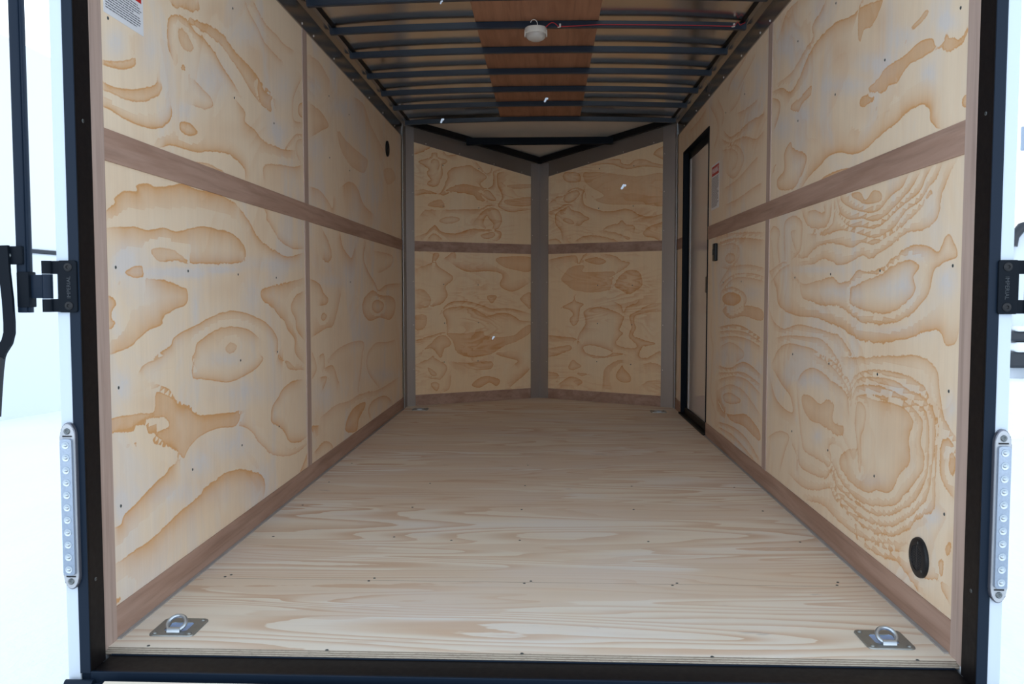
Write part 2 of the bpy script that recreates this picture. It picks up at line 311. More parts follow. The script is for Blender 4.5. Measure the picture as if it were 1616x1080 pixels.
BLOBS = {
'LU': '''w 80 2117 1478 48 14 -2 -37
w 60 2300 1515 57 16 -3 -60
w 70 2727 1541 182 45 -3 -66
w 60 3046 1777 120 36 -2 -46
w 50 3474 1688 157 37 -4 -83
w 60 2521 1398 82 17 -2 -33
t 50 3247 1753 209 57 -4 -85
t 40 2739 1762 130 42 -2 -36
t 40 2848 1399 279 52 -2 -37
t 40 3359 1304 147 19 -2 -44
w 60 3416 1505 152 28 -2 -45
w 60 3943 1805 141 34 -3 -55
w 60 4481 1830 281 60 -2 -52
w 60 5322 1473 160 18 -3 -74
w 60 3964 1528 181 30 -3 -64
w 40 4320 1983 126 33 -3 -70
t 40 5986 1522 512 56 -5 -125''',
'LL': '''w 80 2126 943 63 2 -2 -45
w 100 2467 919 224 5 -1 -16
w 100 2792 937 206 6 -1 -14
w 60 3077 851 110 0 -4 -87
w 60 2561 804 33 -1 -4 -73
w 50 3061 966 630 22 -1 -29
t 40 2789 871 166 1 -2 -39
t 30 2372 1109 363 38 -1 -28
w 60 2795 640 168 -13 -1 -26
w 80 2105 624 51 -6 -2 -43
w 80 2584 334 97 -19 -2 -46
w 60 2856 339 275 -49 -3 -50
w 70 2089 326 35 -9 -2 -37
w 50 3009 507 336 -39 -2 -44
w 60 3043 151 164 -38 -4 -72
t 50 2263 559 137 -18 -2 -33
w 60 2356 295 168 -39 -1 -28
w 40 2676 219 218 -51 -2 -40
w 60 5024 627 278 -13 -4 -83
w 60 4256 921 304 4 -2 -35
w 60 4048 367 228 -27 -3 -68
w 60 5601 321 539 -51 -2 -47
w 40 4562 976 288 7 -2 -50
t 40 4538 473 349 -29 -4 -76
t 40 4077 963 278 7 -5 -112''',
'RU': '''w 80 -3583 1864 143 -41 4 -57
w 80 -3125 1852 88 -28 4 -56
w 70 -2861 1532 226 -54 2 -32
w 70 -2607 1535 161 -43 2 -35
w 60 -2397 1549 101 -30 2 -32
w 80 -2243 1414 45 -11 2 -30
w 70 -3591 1537 172 -33 4 -57
w 70 -2141 1511 61 -19 1 -24
w 60 -3343 1535 196 -40 2 -30
t 50 -2907 1653 200 -55 4 -59
t 50 -3033 1417 218 -41 3 -41
t 40 -2539 1641 113 -35 3 -46
t 30 -2614 1397 176 -37 2 -36
w 60 -4021 1876 110 -28 4 -55
w 50 -4827 1539 81 -11 7 -110
w 50 -4478 1923 180 -43 3 -41
t 30 -5201 1426 356 -39 5 -72''',
'RL': '''w 90 -2114 882 51 -1 2 -39
w 70 -2263 961 69 -3 1 -18
w 60 -2437 875 143 -1 2 -39
w 60 -3139 944 312 -9 1 -16
w 60 -2880 865 216 -1 2 -26
w 50 -2416 753 188 8 1 -17
t 30 -2067 768 58 3 2 -28
w 70 -2149 302 62 16 2 -29
w 60 -2068 590 29 4 2 -33
w 60 -3061 349 64 11 2 -29
w 60 -2463 584 214 24 1 -17
w 50 -2364 41 90 32 2 -39
w 50 -3127 544 203 21 2 -25
t 50 -3066 424 149 21 3 -42
t 50 -2439 461 110 18 4 -66
t 30 -3180 57 212 54 2 -35
t 30 -2325 416 86 17 2 -38
w 60 -2551 302 104 23 1 -21
w 40 -2276 110 136 45 2 -37
w 50 -4084 862 177 0 2 -33
w 40 -4470 522 312 24 3 -49
w 50 -4439 61 261 47 2 -36''',
}
SCREWS = {'L': [(3.353, 1.524), (4.215, 1.825), (4.646, 1.824), (4.215, 1.526), (4.644, 1.524), (2.087, 0.923), (2.517, 0.925), (2.932, 0.924), (3.351, 0.921), (4.633, 0.921), (2.081, 1.527), (2.927, 1.826), (2.926, 1.526), (2.086, 0.623), (2.941, 0.625), (3.350, 0.627), (3.357, 0.327), (2.940, 0.326), (2.519, 0.327), (2.082, 0.325)], 'R': [(3.391, 1.827), (2.958, 1.827), (2.077, 1.524), (2.525, 1.524), (2.946, 1.523), (3.372, 1.521), (4.273, 1.829), (4.713, 1.831), (4.724, 0.920), (4.288, 0.918), (3.383, 0.621), (3.373, 0.920), (2.955, 0.924), (2.523, 0.924), (2.079, 0.924), (2.952, 0.619), (2.524, 0.623), (2.081, 0.624), (3.375, 0.318), (2.945, 0.322), (2.530, 0.322), (2.086, 0.324)], 'NL': [(0.312, 1.841), (0.619, 1.837), (0.313, 1.530), (0.617, 1.531), (0.315, 0.929), (0.611, 0.927), (0.321, 0.629), (0.613, 0.628), (0.316, 0.326), (0.608, 0.324)], 'NR': [(0.542, 1.832), (0.836, 1.831), (0.538, 1.526), (0.833, 1.527), (0.533, 0.923), (0.831, 0.922), (0.532, 0.622), (0.829, 0.618), (0.529, 0.319), (0.822, 0.310)], 'F': [(-0.961, 2.944), (-0.534, 2.955), (-0.328, 2.922), (-0.090, 2.932), (-0.971, 2.513), (-0.959, 2.531), (-0.528, 2.493), (-0.516, 2.518), (-0.063, 2.490), (-0.044, 2.510), (-1.060, 2.462), (-0.967, 2.004), (-0.526, 1.996), (-0.056, 1.995), (0.355, 2.935), (0.878, 2.949), (0.373, 2.490), (0.389, 2.509), (0.857, 2.510), (0.868, 2.536), (0.394, 1.995), (0.871, 1.995), (-0.981, 4.252), (-0.987, 3.818), (-0.986, 3.393), (-0.523, 3.809), (-0.535, 3.375), (-0.096, 3.357), (-0.963, 2.944), (-0.090, 4.238), (-0.093, 3.782), (0.382, 3.788), (0.834, 3.784), (0.349, 3.375), (0.856, 3.371)], 'RAILL': [(3.742, 2.028), (3.925, 2.026), (4.301, 2.029), (4.723, 2.032), (5.152, 2.025), (5.580, 2.026), (6.009, 2.025)], 'RAILR': [(3.788, 2.027), (3.957, 2.028), (4.328, 2.033), (4.751, 2.032), (5.167, 2.027), (5.597, 2.023), (6.080, 2.023)]}

# ---------------------------------------------------------------- dimensions (metres)
XL, XR = -1.064, 0.962          # inner faces of the side walls
YR = 1.955                      # rear end of the wall lining
YC, YN, XN = 6.45, 7.047, -0.055  # front corners and tip of the V-nose
ZT = 2.014                      # underside of the aluminium cove
ZB1, ZB2, ZK = 1.2568, 1.1795, 0.0815
YS = 3.79                       # seam between the wall sheets
DY0, DY1, DZ1 = 5.175, 6.11, 1.845  # side door opening
GROUND = -0.56

# ---------------------------------------------------------------- mesh helpers
def new_obj(name, me, mat=None, parent=None):
    o = bpy.data.objects.new(name, me)
    COL.objects.link(o)
    if mat is not None:
        for m in (mat if isinstance(mat, (list, tuple)) else [mat]):
            me.materials.append(m)
    if parent is not None:
        o.parent = parent
    return o

def tag(o, label=None, cat=None, group=None, kind=None):
    if label: o['label'] = label
    if cat: o['category'] = cat
    if group: o['group'] = group
    if kind: o['kind'] = kind
    return o

def empty(name, loc=(0, 0, 0), rot=(0, 0, 0)):
    o = bpy.data.objects.new(name, None)
    COL.objects.link(o)
    o.empty_display_size = 0.05
    o.location = loc
    o.rotation_euler = rot
    return o

class MB:
    def __init__(self):
        self.bm = bmesh.new()
    def box(self, a, b, bevel=0.0, seg=2, mi=0):
        a, b = Vector(a), Vector(b)
        lo = Vector([min(a[i], b[i]) for i in range(3)])
        hi = Vector([max(a[i], b[i]) for i in range(3)])
        vs = [self.bm.verts.new((x, y, z)) for x in (lo.x, hi.x) for y in (lo.y, hi.y) for z in (lo.z, hi.z)]
        idx = [(0, 1, 3, 2), (4, 6, 7, 5), (0, 4, 5, 1), (2, 3, 7, 6), (0, 2, 6, 4), (1, 5, 7, 3)]
        fs = [self.bm.faces.new([vs[i] for i in f]) for f in idx]
        for f in fs: f.material_index = mi
        if bevel > 0:
            es = list({e for f in fs for e in f.edges})
            bmesh.ops.bevel(self.bm, geom=es, offset=bevel, segments=seg, profile=0.6, affect='EDGES')
        return self
    def prism(self, pts, axis_from, u, v, w, depth, bevel=0.0, mi=0):
        """outline pts (a,b) in the plane u,v at origin axis_from, extruded by depth along w"""
        o, u, v, w = Vector(axis_from), Vector(u), Vector(v), Vector(w)
        lo = [self.bm.verts.new(o + u * a + v * b) for a, b in pts]
        hi = [self.bm.verts.new(o + u * a + v * b + w * depth) for a, b in pts]
        n = len(pts)
        fs = [self.bm.faces.new(list(reversed(lo)))]
        top = self.bm.faces.new(hi)
        fs.append(top)
        for i in range(n):
            fs.append(self.bm.faces.new([lo[i], lo[(i + 1) % n], hi[(i + 1) % n], hi[i]]))
        for f in fs: f.material_index = mi
        if bevel > 0:
            bmesh.ops.bevel(self.bm, geom=list(top.edges), offset=bevel, segments=3, profile=0.6, affect='EDGES')
        return self
    def cyl(self, p, q, r, r2=None, n=24, bevel=0.0):
        p, q = Vector(p), Vector(q)
        r2 = r if r2 is None else r2
        ax = (q - p).normalized()
        t = Vector((0, 0, 1)) if abs(ax.z) < 0.9 else Vector((1, 0, 0))
        u = ax.cross(t).normalized(); v = ax.cross(u)
        A = [self.bm.verts.new(p + (u * math.cos(k * 2 * math.pi / n) + v * math.sin(k * 2 * math.pi / n)) * r) for k in range(n)]
        B = [self.bm.verts.new(q + (u * math.cos(k * 2 * math.pi / n) + v * math.sin(k * 2 * math.pi / n)) * r2) for k in range(n)]
        self.bm.faces.new(list(reversed(A)))
        top = self.bm.faces.new(B)
        for k in range(n):
            self.bm.faces.new([A[k], A[(k + 1) % n], B[(k + 1) % n], B[k]])
        if bevel > 0:
            bmesh.ops.bevel(self.bm, geom=list(top.edges), offset=bevel, segments=3, profile=0.6, affect='EDGES')
        return self
    def lathe(self, prof, origin, axis, n=32, closed=False):
        """prof = (radius, height) list revolved about axis"""
        o, ax = Vector(origin), Vector(axis).normalized()
        t = Vector((0, 0, 1)) if abs(ax.z) < 0.9 else Vector((1, 0, 0))
        u = ax.cross(t).normalized(); v = ax.cross(u)
        rings = []
        for r, h in prof:
            if r < 1e-6:
                rings.append([self.bm.verts.new(o + ax * h)])
            else:
                rings.append([self.bm.verts.new(o + ax * h + (u * math.cos(k * 2 * math.pi / n) + v * math.sin(k * 2 * math.pi / n)) * r) for k in range(n)])
        if closed: rings.append(rings[0])
        for a, b in zip(rings[:-1], rings[1:]):
            for k in range(n):
                k2 = (k + 1) % n
                if len(a) == 1 and len(b) == 1: continue
                if len(a) == 1: self.bm.faces.new([a[0], b[k], b[k2]])
                elif len(b) == 1: self.bm.faces.new([a[k], a[k2], b[0]])
                else: self.bm.faces.new([a[k], a[k2], b[k2], b[k]])
        return self
    def tube(self, pts, r, n=8, closed=False):
        pts = [Vector(p) for p in pts]
        m = len(pts)
        rings = []
        prev = None
        for i, p in enumerate(pts):
            if closed: d = (pts[(i + 1) % m] - pts[i - 1]).normalized()
            else: d = (pts[min(i + 1, m - 1)] - pts[max(i - 1, 0)]).normalized()
            if prev is None:
                t = Vector((0, 0, 1)) if abs(d.z) < 0.9 else Vector((1, 0, 0))
                u = d.cross(t).normalized()
            else:
                u = (prev - d * prev.dot(d)).normalized()
            prev = u
            v = d.cross(u)
            rr = r[i] if isinstance(r, (list, tuple)) else r
            rings.append([self.bm.verts.new(p + (u * math.cos(k * 2 * math.pi / n) + v * math.sin(k * 2 * math.pi / n)) * rr) for k in range(n)])
        rng = range(m if closed else m - 1)
        for i in rng:
            a, b = rings[i], rings[(i + 1) % m]
            for k in range(n):
                self.bm.faces.new([a[k], a[(k + 1) % n], b[(k + 1) % n], b[k]])
        if not closed:
            self.bm.faces.new(list(reversed(rings[0]))); self.bm.faces.new(rings[-1])
        return self
    def sweep_rect(self, pts, side, w, h, mi=0):
        """rectangular bar along pts; side = direction of width w; thickness h perpendicular"""
        pts = [Vector(p) for p in pts]; side = Vector(side).normalized()
        rings = []
        m = len(pts)
        for i, p in enumerate(pts):
            d = (pts[min(i + 1, m - 1)] - pts[max(i - 1, 0)]).normalized()
            up = side.cross(d).normalized()
            rings.append([self.bm.verts.new(p + side * (sw * w / 2) + up * (sh * h / 2)) for sw, sh in ((-1, -1), (1, -1), (1, 1), (-1, 1))])
        fs = []
        for a, b in zip(rings[:-1], rings[1:]):
            for k in range(4):
                fs.append(self.bm.faces.new([a[k], a[(k + 1) % 4], b[(k + 1) % 4], b[k]]))
        fs.append(self.bm.faces.new(list(reversed(rings[0])))); fs.append(self.bm.faces.new(rings[-1]))
        for f in fs: f.material_index = mi
        return self
    def build(self, name, mat, parent=None, smooth=None):
        bmesh.ops.recalc_face_normals(self.bm, faces=self.bm.faces[:])
        me = bpy.data.meshes.new(name)
        self.bm.to_mesh(me); self.bm.free()
        if smooth is not None:
            me.polygons.foreach_set('use_smooth', [True] * len(me.polygons))
            try: me.set_sharp_from_angle(angle=math.radians(smooth))
            except Exception: pass
        return new_obj(name, me, mat, parent)

def rounded(hx, hy, r, n=5):
    pts = []
    for cx, cy, a0 in ((hx - r, hy - r, 0), (-hx + r, hy - r, 90), (-hx + r, -hy + r, 180), (hx - r, -hy + r, 270)):
        for k in range(n + 1):
            a = math.radians(a0 + 90 * k / n)
            pts.append((cx + r * math.cos(a), cy + r * math.sin(a)))
    return pts

def copy_tree(o, parent=None):
    c = o.copy(); COL.objects.link(c); c.parent = parent
    for ch in list(o.children): copy_tree(ch, c)
    return c

# ---------------------------------------------------------------- materials
class NT:
    def __init__(self, name):
        self.m = bpy.data.materials.new(name); self.m.use_nodes = True
        self.t = self.m.node_tree; self.t.nodes.clear()
        self.out = self.n('ShaderNodeOutputMaterial')
        self.b = self.n('ShaderNodeBsdfPrincipled')
        self.l(self.b.outputs[0], self.out.inputs[0])
    def n(self, t, **kw):
        x = self.t.nodes.new(t)
        for k, v in kw.items(): setattr(x, k, v)
        return x
    def l(self, a, b): self.t.links.new(a, b)
    def put(self, sock, v):
        if hasattr(v, 'is_linked') or isinstance(v, bpy.types.NodeSocket): self.l(v, sock)
        else: sock.default_value = v
    def math(self, op, a, b=0.0, c=None, clamp=False):
        x = self.n('ShaderNodeMath', operation=op); x.use_clamp = clamp
        self.put(x.inputs[0], a); self.put(x.inputs[1], b)
        if c is not None: self.put(x.inputs[2], c)
        return x.outputs[0]
    def noise(self, vec, scale, detail=3.0, rough=0.55, dist=0.0):
        x = self.n('ShaderNodeTexNoise'); self.put(x.inputs['Vector'], vec)
        x.inputs['Scale'].default_value = scale; x.inputs['Detail'].default_value = detail
        x.inputs['Roughness'].default_value = rough; x.inputs['Distortion'].default_value = dist
        return x.outputs['Fac']
    def mapping(self, vec, scale=(1, 1, 1), loc=(0, 0, 0)):
        x = self.n('ShaderNodeMapping'); self.l(vec, x.inputs[0])
        x.inputs['Scale'].default_value = scale; x.inputs['Location'].default_value = loc
        return x.outputs[0]
    def sstep(self, v, a, b, lo=0.0, hi=1.0):
        x = self.n('ShaderNodeMapRange', interpolation_type='SMOOTHSTEP')
        self.put(x.inputs['Value'], v)
        for k, w in (('From Min', a), ('From Max', b), ('To Min', lo), ('To Max', hi)): x.inputs[k].default_value = w
        return x.outputs['Result']
    def mix(self, f, a, b, blend='MIX'):
        x = self.n('ShaderNodeMix', data_type='RGBA', blend_type=blend)
        self.put(x.inputs[0], f); self.put(x.inputs[6], a); self.put(x.inputs[7], b)
        return x.outputs[2]
    def ramp(self, v, stops):
        x = self.n('ShaderNodeValToRGB'); self.l(v, x.inputs[0])
        e = x.color_ramp.elements
        while len(e) < len(stops): e.new(0.5)
        for i, (p, c) in enumerate(stops): e[i].position = p; e[i].color = (*c, 1) if len(c) == 3 else c
        return x.outputs[0]
    def bump(self, h, strength=0.2, dist=0.002):
        x = self.n('ShaderNodeBump'); self.l(h, x.inputs['Height'])
        x.inputs['Strength'].default_value = strength; x.inputs['Distance'].default_value = dist
        self.l(x.outputs[0], self.b.inputs['Normal'])
    def obj(self): return self.n('ShaderNodeTexCoord').outputs['Object']
    def attr(self, name):
        x = self.n('ShaderNodeAttribute'); x.attribute_name = name
        return x.outputs['Fac']

def srgb(r, g, b):
    f = lambda c: (c / 255 / 12.92) if c / 255 <= 0.04045 else ((c / 255 + 0.055) / 1.055) ** 2.4
    return (f(r), f(g), f(b), 1)

def plain(name, col, rough=0.5, metal=0.0, spec=0.5, bump=0.0, vary=0.0, scale=40, coat=0.0):
    t = NT(name)
    o = t.obj()
    if vary:
        nz = t.noise(o, scale, 4)
        t.l(t.mix(t.math('MULTIPLY', nz, vary), col, (*[c * 0.45 for c in col[:3]], 1)), t.b.inputs['Base Color'])
        t.l(t.math('MULTIPLY_ADD', nz, 0.2, rough - 0.1), t.b.inputs['Roughness'])
    else:
        t.b.inputs['Base Color'].default_value = col
        t.l(t.math('MULTIPLY_ADD', t.noise(o, scale, 2), 0.06, rough - 0.03), t.b.inputs['Roughness'])
    t.b.inputs['Metallic'].default_value = metal
    t.b.inputs['Specular IOR Level'].default_value = spec
    t.b.inputs['Coat Weight'].default_value = coat
    if bump: t.bump(t.noise(o, scale * 3, 3), bump, 0.001)
    return t.m

def pine_panel(name, seed, cream, stain, pale, tanc, ring_amt=0.35, ring_scale=1.6, stretch=(1, 1, 1), gain=0.55):
    """rotary-cut pine veneer: traced growth bands (attributes gd, gi) on cream wood with pale and tan clouds (gw, gt)"""
    t = NT(name); o = t.obj()
    gd, gi, gw, gt = t.attr('gd'), t.attr('gi'), t.attr('gw'), t.attr('gt')
    n1 = t.noise(o, 34, 6, 0.68); n2 = t.noise(o, 150, 3, 0.6)
    jag = t.math('ADD', t.math('MULTIPLY', t.math('SUBTRACT', n1, 0.5), t.math('MULTIPLY_ADD', t.sstep(t.noise(o, 2.2, 2), 0.40, 0.62), 0.022, 0.008)), t.math('MULTIPLY', t.math('SUBTRACT', n2, 0.5), 0.005))
    d = t.math('ADD', gd, jag)
    mask = t.sstep(d, -0.0012, 0.0014)
    edge = t.math('MULTIPLY', t.sstep(d, -0.0005, 0.001), t.sstep(d, 0.006, 0.0015))
    blot = t.math('MULTIPLY_ADD', t.noise(o, 9, 5, 0.6), 1.3, gain)
    band = t.math('MULTIPLY', t.math('MULTIPLY', mask, gi), blot)
    band = t.math('ADD', band, t.math('MULTIPLY', t.math('MULTIPLY', edge, gi), 0.55), clamp=True)
    # faint secondary rings
    base = t.noise(t.mapping(o, stretch, (seed, seed * 1.7, seed * 0.3)), ring_scale, 3, 0.5, 0.6)
    fr = t.math('FRACT', t.math('MULTIPLY', t.math('ADD', base, t.math('MULTIPLY', t.math('SUBTRACT', n1, 0.5), 0.03)), 13.0))
    ring = t.math('MULTIPLY', t.math('MULTIPLY', t.sstep(fr, 0.35, 0.97), t.sstep(fr, 1.0, 0.975)), ring_amt)
    ring = t.math('MULTIPLY', ring, t.sstep(t.noise(o, 2.3, 2), 0.42, 0.68))
    # clouds
    cl = t.sstep(t.noise(t.mapping(o, (1, 1, 0.6), (seed, 0, 0)), 2.6, 5, 0.6, 0.8), 0.47, 0.66)
    pal = t.math('ADD', t.math('MULTIPLY', cl, 0.65), t.math('MULTIPLY', gw, t.math('MULTIPLY_ADD', n1, 2.2, 0.1)), clamp=True)
    tc = t.sstep(t.noise(t.mapping(o, (1, 1, 1), (0, seed, 4)), 2.4, 4, 0.6), 0.5, 0.8)
    tn = t.math('ADD', t.math('MULTIPLY', tc, 0.5), gt, clamp=True)
    c = t.mix(tn, cream, tanc)
    c = t.mix(pal, c, pale)
    c = t.mix(t.math('ADD', band, ring, clamp=True), c, stain)
    # fibres: short vertical flecks
    fb = t.noise(t.mapping(o, (160, 160, 7)), 1.0, 3, 0.6)
    fb2 = t.noise(t.mapping(o, (30, 30, 1.5)), 1.0, 3, 0.6)
    f = t.math('ADD', t.math('MULTIPLY', t.math('SUBTRACT', fb, 0.5), 0.10), t.math('MULTIPLY', t.math('SUBTRACT', fb2, 0.5), 0.12))
    hs = t.n('ShaderNodeHueSaturation'); t.l(c, hs.inputs['Color']); t.l(t.math('ADD', 1.0, f), hs.inputs['Value'])
    t.l(hs.outputs[0], t.b.inputs['Base Color'])
    t.b.inputs['Roughness'].default_value = 0.5
    t.b.inputs['Specular IOR Level'].default_value = 0.45
    t.bump(fb, 0.12, 0.0006)
    return t.m

def floor_mat(name, seed=3.0, lift=1.0):
    """pine floor sheet, growth bands stretched across the trailer"""
    t = NT(name); o = t.obj()
    v = t.mapping(o, (0.30, 2.5, 1), (seed, seed, 0))
    n1 = t.noise(o, 24, 5, 0.6)
    base = t.noise(v, 1.3, 2, 0.42, 0.35)
    k = t.math('MULTIPLY', t.math('ADD', base, t.math('MULTIPLY', t.math('SUBTRACT', t.noise(t.mapping(o, (4, 26, 1)), 1, 4, 0.6), 0.5), 0.020)), 19.0)
    fr = t.math('FRACT', k)
    ring = t.math('MULTIPLY', t.math('POWER', t.sstep(fr, 0.25, 0.98), 1.3), t.sstep(fr, 1.0, 0.97))
    amt = t.math('MULTIPLY_ADD', t.sstep(t.noise(t.mapping(o, (0.8, 1.5, 1), (1, 7, 0)), 1.3, 3), 0.35, 0.7), 0.40, 0.52)
    patch = t.math('MULTIPLY', t.sstep(t.noise(t.mapping(o, (0.45, 2.4, 1), (9, 2, 0)), 1.3, 3, 0.5, 0.6), 0.53, 0.545), 0.34)
    fib = t.noise(t.mapping(o, (3, 120, 1)), 1.0, 3, 0.6)
    fib2 = t.noise(t.mapping(o, (1.2, 26, 1)), 1.0, 4, 0.6)
    c = t.mix(t.sstep(t.noise(t.mapping(o, (1, 2, 1)), 1.5, 3), 0.4, 0.7), srgb(232, 222, 207), srgb(232, 227, 221))
    c = t.mix(t.math('MAXIMUM', t.math('MULTIPLY', ring, amt), patch), c, srgb(208, 178, 152))
    c = t.mix(t.math('MULTIPLY', t.sstep(fib, 0.56, 0.8), 0.20), c, srgb(190, 160, 135))
    c = t.mix(t.math('MULTIPLY', t.sstep(t.noise(t.mapping(o, (2.2, 5, 1), (4, 4, 4)), 2.0, 4, 0.6), 0.66, 0.74), 0.35), c, srgb(150, 145, 150))
    f = t.math('MULTIPLY', t.math('SUBTRACT', fib2, 0.5), 0.16)
    hs = t.n('ShaderNodeHueSaturation'); t.l(c, hs.inputs['Color']); t.l(t.math('ADD', lift, f), hs.inputs['Value'])
    t.l(hs.outputs[0], t.b.inputs['Base Color'])
    t.b.inputs['Roughness'].default_value = 0.6
    t.b.inputs['Specular IOR Level'].default_value = 0.3
    t.bump(fib, 0.15, 0.0008)
    return t.m

def luan(name, axis, col=(178, 150, 136), dark=(152, 122, 107)):
    """reddish luan strip; axis = direction of the grain (0,1,2)"""
    t = NT(name); o = t.obj()
    s = [60.0, 60.0, 60.0]; s[axis] = 2.0
    s2 = [14.0, 14.0, 14.0]; s2[axis] = 1.2
    fb = t.noise(t.mapping(o, s), 1.0, 4, 0.65, 0.2); fb2 = t.noise(t.mapping(o, s2), 1.0, 4, 0.6, 0.6)
    c = t.mix(t.sstep(fb2, 0.3, 0.75), srgb(*col), srgb(*dark))
    c = t.mix(t.math('MULTIPLY', t.sstep(fb, 0.45, 0.8), 0.45), c, srgb(*[q * 0.72 for q in dark]))
    sc = t.sstep(t.noise(t.mapping(o, (9, 9, 9), (3, 1, 2)), 1.0, 6, 0.75, 1.5), 0.66, 0.74)
    c = t.mix(t.math('MULTIPLY', sc, 0.35), c, srgb(200, 185, 178))
    t.l(c, t.b.inputs['Base Color'])
    t.b.inputs['Roughness'].default_value = 0.6
    t.b.inputs['Specular IOR Level'].default_value = 0.3
    t.bump(fb, 0.2, 0.0008)
    return t.m

def ply_edge():
    t = NT('plywood_edge'); o = t.obj()
    sep = t.n('ShaderNodeSeparateXYZ'); t.l(o, sep.inputs[0])
    w = t.math('FRACT', t.math('MULTIPLY', t.math('ADD', sep.outputs['Z'], t.math('MULTIPLY', t.noise(t.mapping(o, (12, 12, 12)), 1, 3), 0.0012)), 190.0))
    nz = t.noise(t.mapping(o, (90, 90, 500)), 1.0, 4, 0.7)
    c = t.mix(t.sstep(w, 0.45, 0.6), srgb(186, 175, 160), srgb(140, 126, 112))
    c = t.mix(t.math('MULTIPLY', t.sstep(nz, 0.5, 0.65), 0.5), c, srgb(110, 98, 88))
    t.l(c, t.b.inputs['Base Color']); t.b.inputs['Roughness'].default_value = 0.8
    t.bump(nz, 0.5, 0.002)
    return t.m

def brushed(name, col, rough, axis=2, metal=0.92):
    t = NT(name); o = t.obj()
    s = [260.0] * 3; s[axis] = 1.2
    s3 = [5.0] * 3; s3[axis] = 1.6
    nz = t.noise(t.mapping(o, s), 1.0, 3, 0.6); big = t.noise(t.mapping(o, s3), 1.0, 3, 0.5)
    c = t.mix(t.math('MULTIPLY', nz, 0.35), col, (*[q * 0.6 for q in col[:3]], 1))
    t.l(c, t.b.inputs['Base Color'])
    t.b.inputs['Metallic'].default_value = metal
    t.l(t.math('MULTIPLY_ADD', big, 0.25, rough - 0.10), t.b.inputs['Roughness'])
    t.bump(nz, 0.05, 0.0004)
    return t.m

M = {}
M['floor'] = floor_mat('pine_floor_plywood')
M['edge'] = ply_edge()
M['luan_y'] = luan('luan_strip_lengthwise', 1)
M['luan_x'] = luan('luan_strip_crosswise', 0)
M['luan_z'] = luan('luan_strip_upright', 2, (184, 164, 155), (166, 144, 134))
M['luan_roof'] = luan('red_brown_roof_plywood', 1, (172, 128, 102), (150, 106, 82))
M['black'] = plain('black_painted_steel', (0.006, 0.009, 0.014, 1), 0.42, 0, 0.07, 0.0, 0.0, 30)
M['blue_black'] = plain('black_gloss_frame_paint', (0.009, 0.017, 0.032, 1), 0.36, 0, 0.12, 0.0, 0.0, 20)
M['bow'] = plain('black_roof_bow_paint', (0.010, 0.020, 0.040, 1), 0.34, 0, 0.5, 0.0, 0.0, 20)
M['flat_black'] = plain('dull_black_steel', (0.007, 0.006, 0.007, 1), 0.5, 0, 0.2, 0.0, 0.4, 60)
M['alu'] = brushed('brushed_aluminium_post', (0.52, 0.52, 0.54, 1), 0.36, 2)
M['alu_rail'] = brushed('mill_aluminium_cove', (0.36, 0.34, 0.32, 1), 0.20, 1)
M['alu_nose'] = brushed('mill_aluminium_nose_rail', (0.42, 0.40, 0.39, 1), 0.32, 0)
M['white'] = plain('white_gelcoat_skin', srgb(214, 222, 232), 0.35, 0, 0.3)
M['cap'] = plain('white_corner_cap_paint', srgb(196, 208, 222), 0.45, 0, 0.2)
M['white_plastic'] = plain('white_plastic', srgb(225, 225, 220), 0.4, 0, 0.5, 0, 0.12, 60)
M['door_skin'] = plain('glossy_grey_white_door_skin', srgb(205, 201, 200), 0.10, 0.0, 0.6)
M['zinc'] = plain('zinc_plated_steel', (0.30, 0.32, 0.32, 1), 0.45, 0.75, 0.5, 0.0, 0.15, 40)
M['chrome'] = plain('bright_zinc_ring', (0.50, 0.56, 0.62, 1), 0.32, 0.85, 0.5)
M['sky_tint_zinc'] = plain('zinc_cup_sky_tint', (0.34, 0.52, 0.90, 1), 0.40, 0.35, 0.5)  # blue of the reflected sky put into the cup's base colour
M['screw'] = plain('screw_zinc', (0.16, 0.18, 0.19, 1), 0.45, 0.7, 0.5)
M['screw_dark'] = plain('screw_recess', (0.02, 0.03, 0.03, 1), 0.6)
M['bright_screw'] = plain('bright_rivet', (0.80, 0.80, 0.80, 1), 0.3, 0.6)
M['plastic_black'] = plain('black_abs_plastic', (0.012, 0.013, 0.016, 1), 0.4, 0, 0.25, 0.1, 0, 200)
M['slot'] = plain('dark_vent_slot', (0.002, 0.002, 0.002, 1), 0.9)
M['red_wire'] = plain('red_wire_insulation', (0.50, 0.02, 0.03, 1), 0.4)
M['white_wire'] = plain('white_wire_insulation', (0.75, 0.75, 0.75, 1), 0.4)
M['red_ink'] = plain('red_label_ink', (0.50, 0.02, 0.02, 1), 0.4)
M['ink'] = plain('grey_label_ink', (0.10, 0.11, 0.14, 1), 0.6)
M['label'] = plain('white_vinyl_label', srgb(226, 229, 236), 0.35)
M['grille'] = plain('lit_black_grille', (0.030, 0.031, 0.035, 1), 0.5, 0, 0.4)  # slats coloured lighter than the housing to stand for light catching them
M['emboss'] = plain('worn_embossed_edge', (0.035, 0.042, 0.052, 1), 0.4, 0, 0.3)  # lettering set paler than the black plate
M['caulk'] = plain('grey_floor_caulk', srgb(168, 165, 164), 0.7, 0, 0.3, 0.3, 0.3, 30)
M['red_latch'] = plain('red_latch_plastic', (0.55, 0.02, 0.02, 1), 0.4)

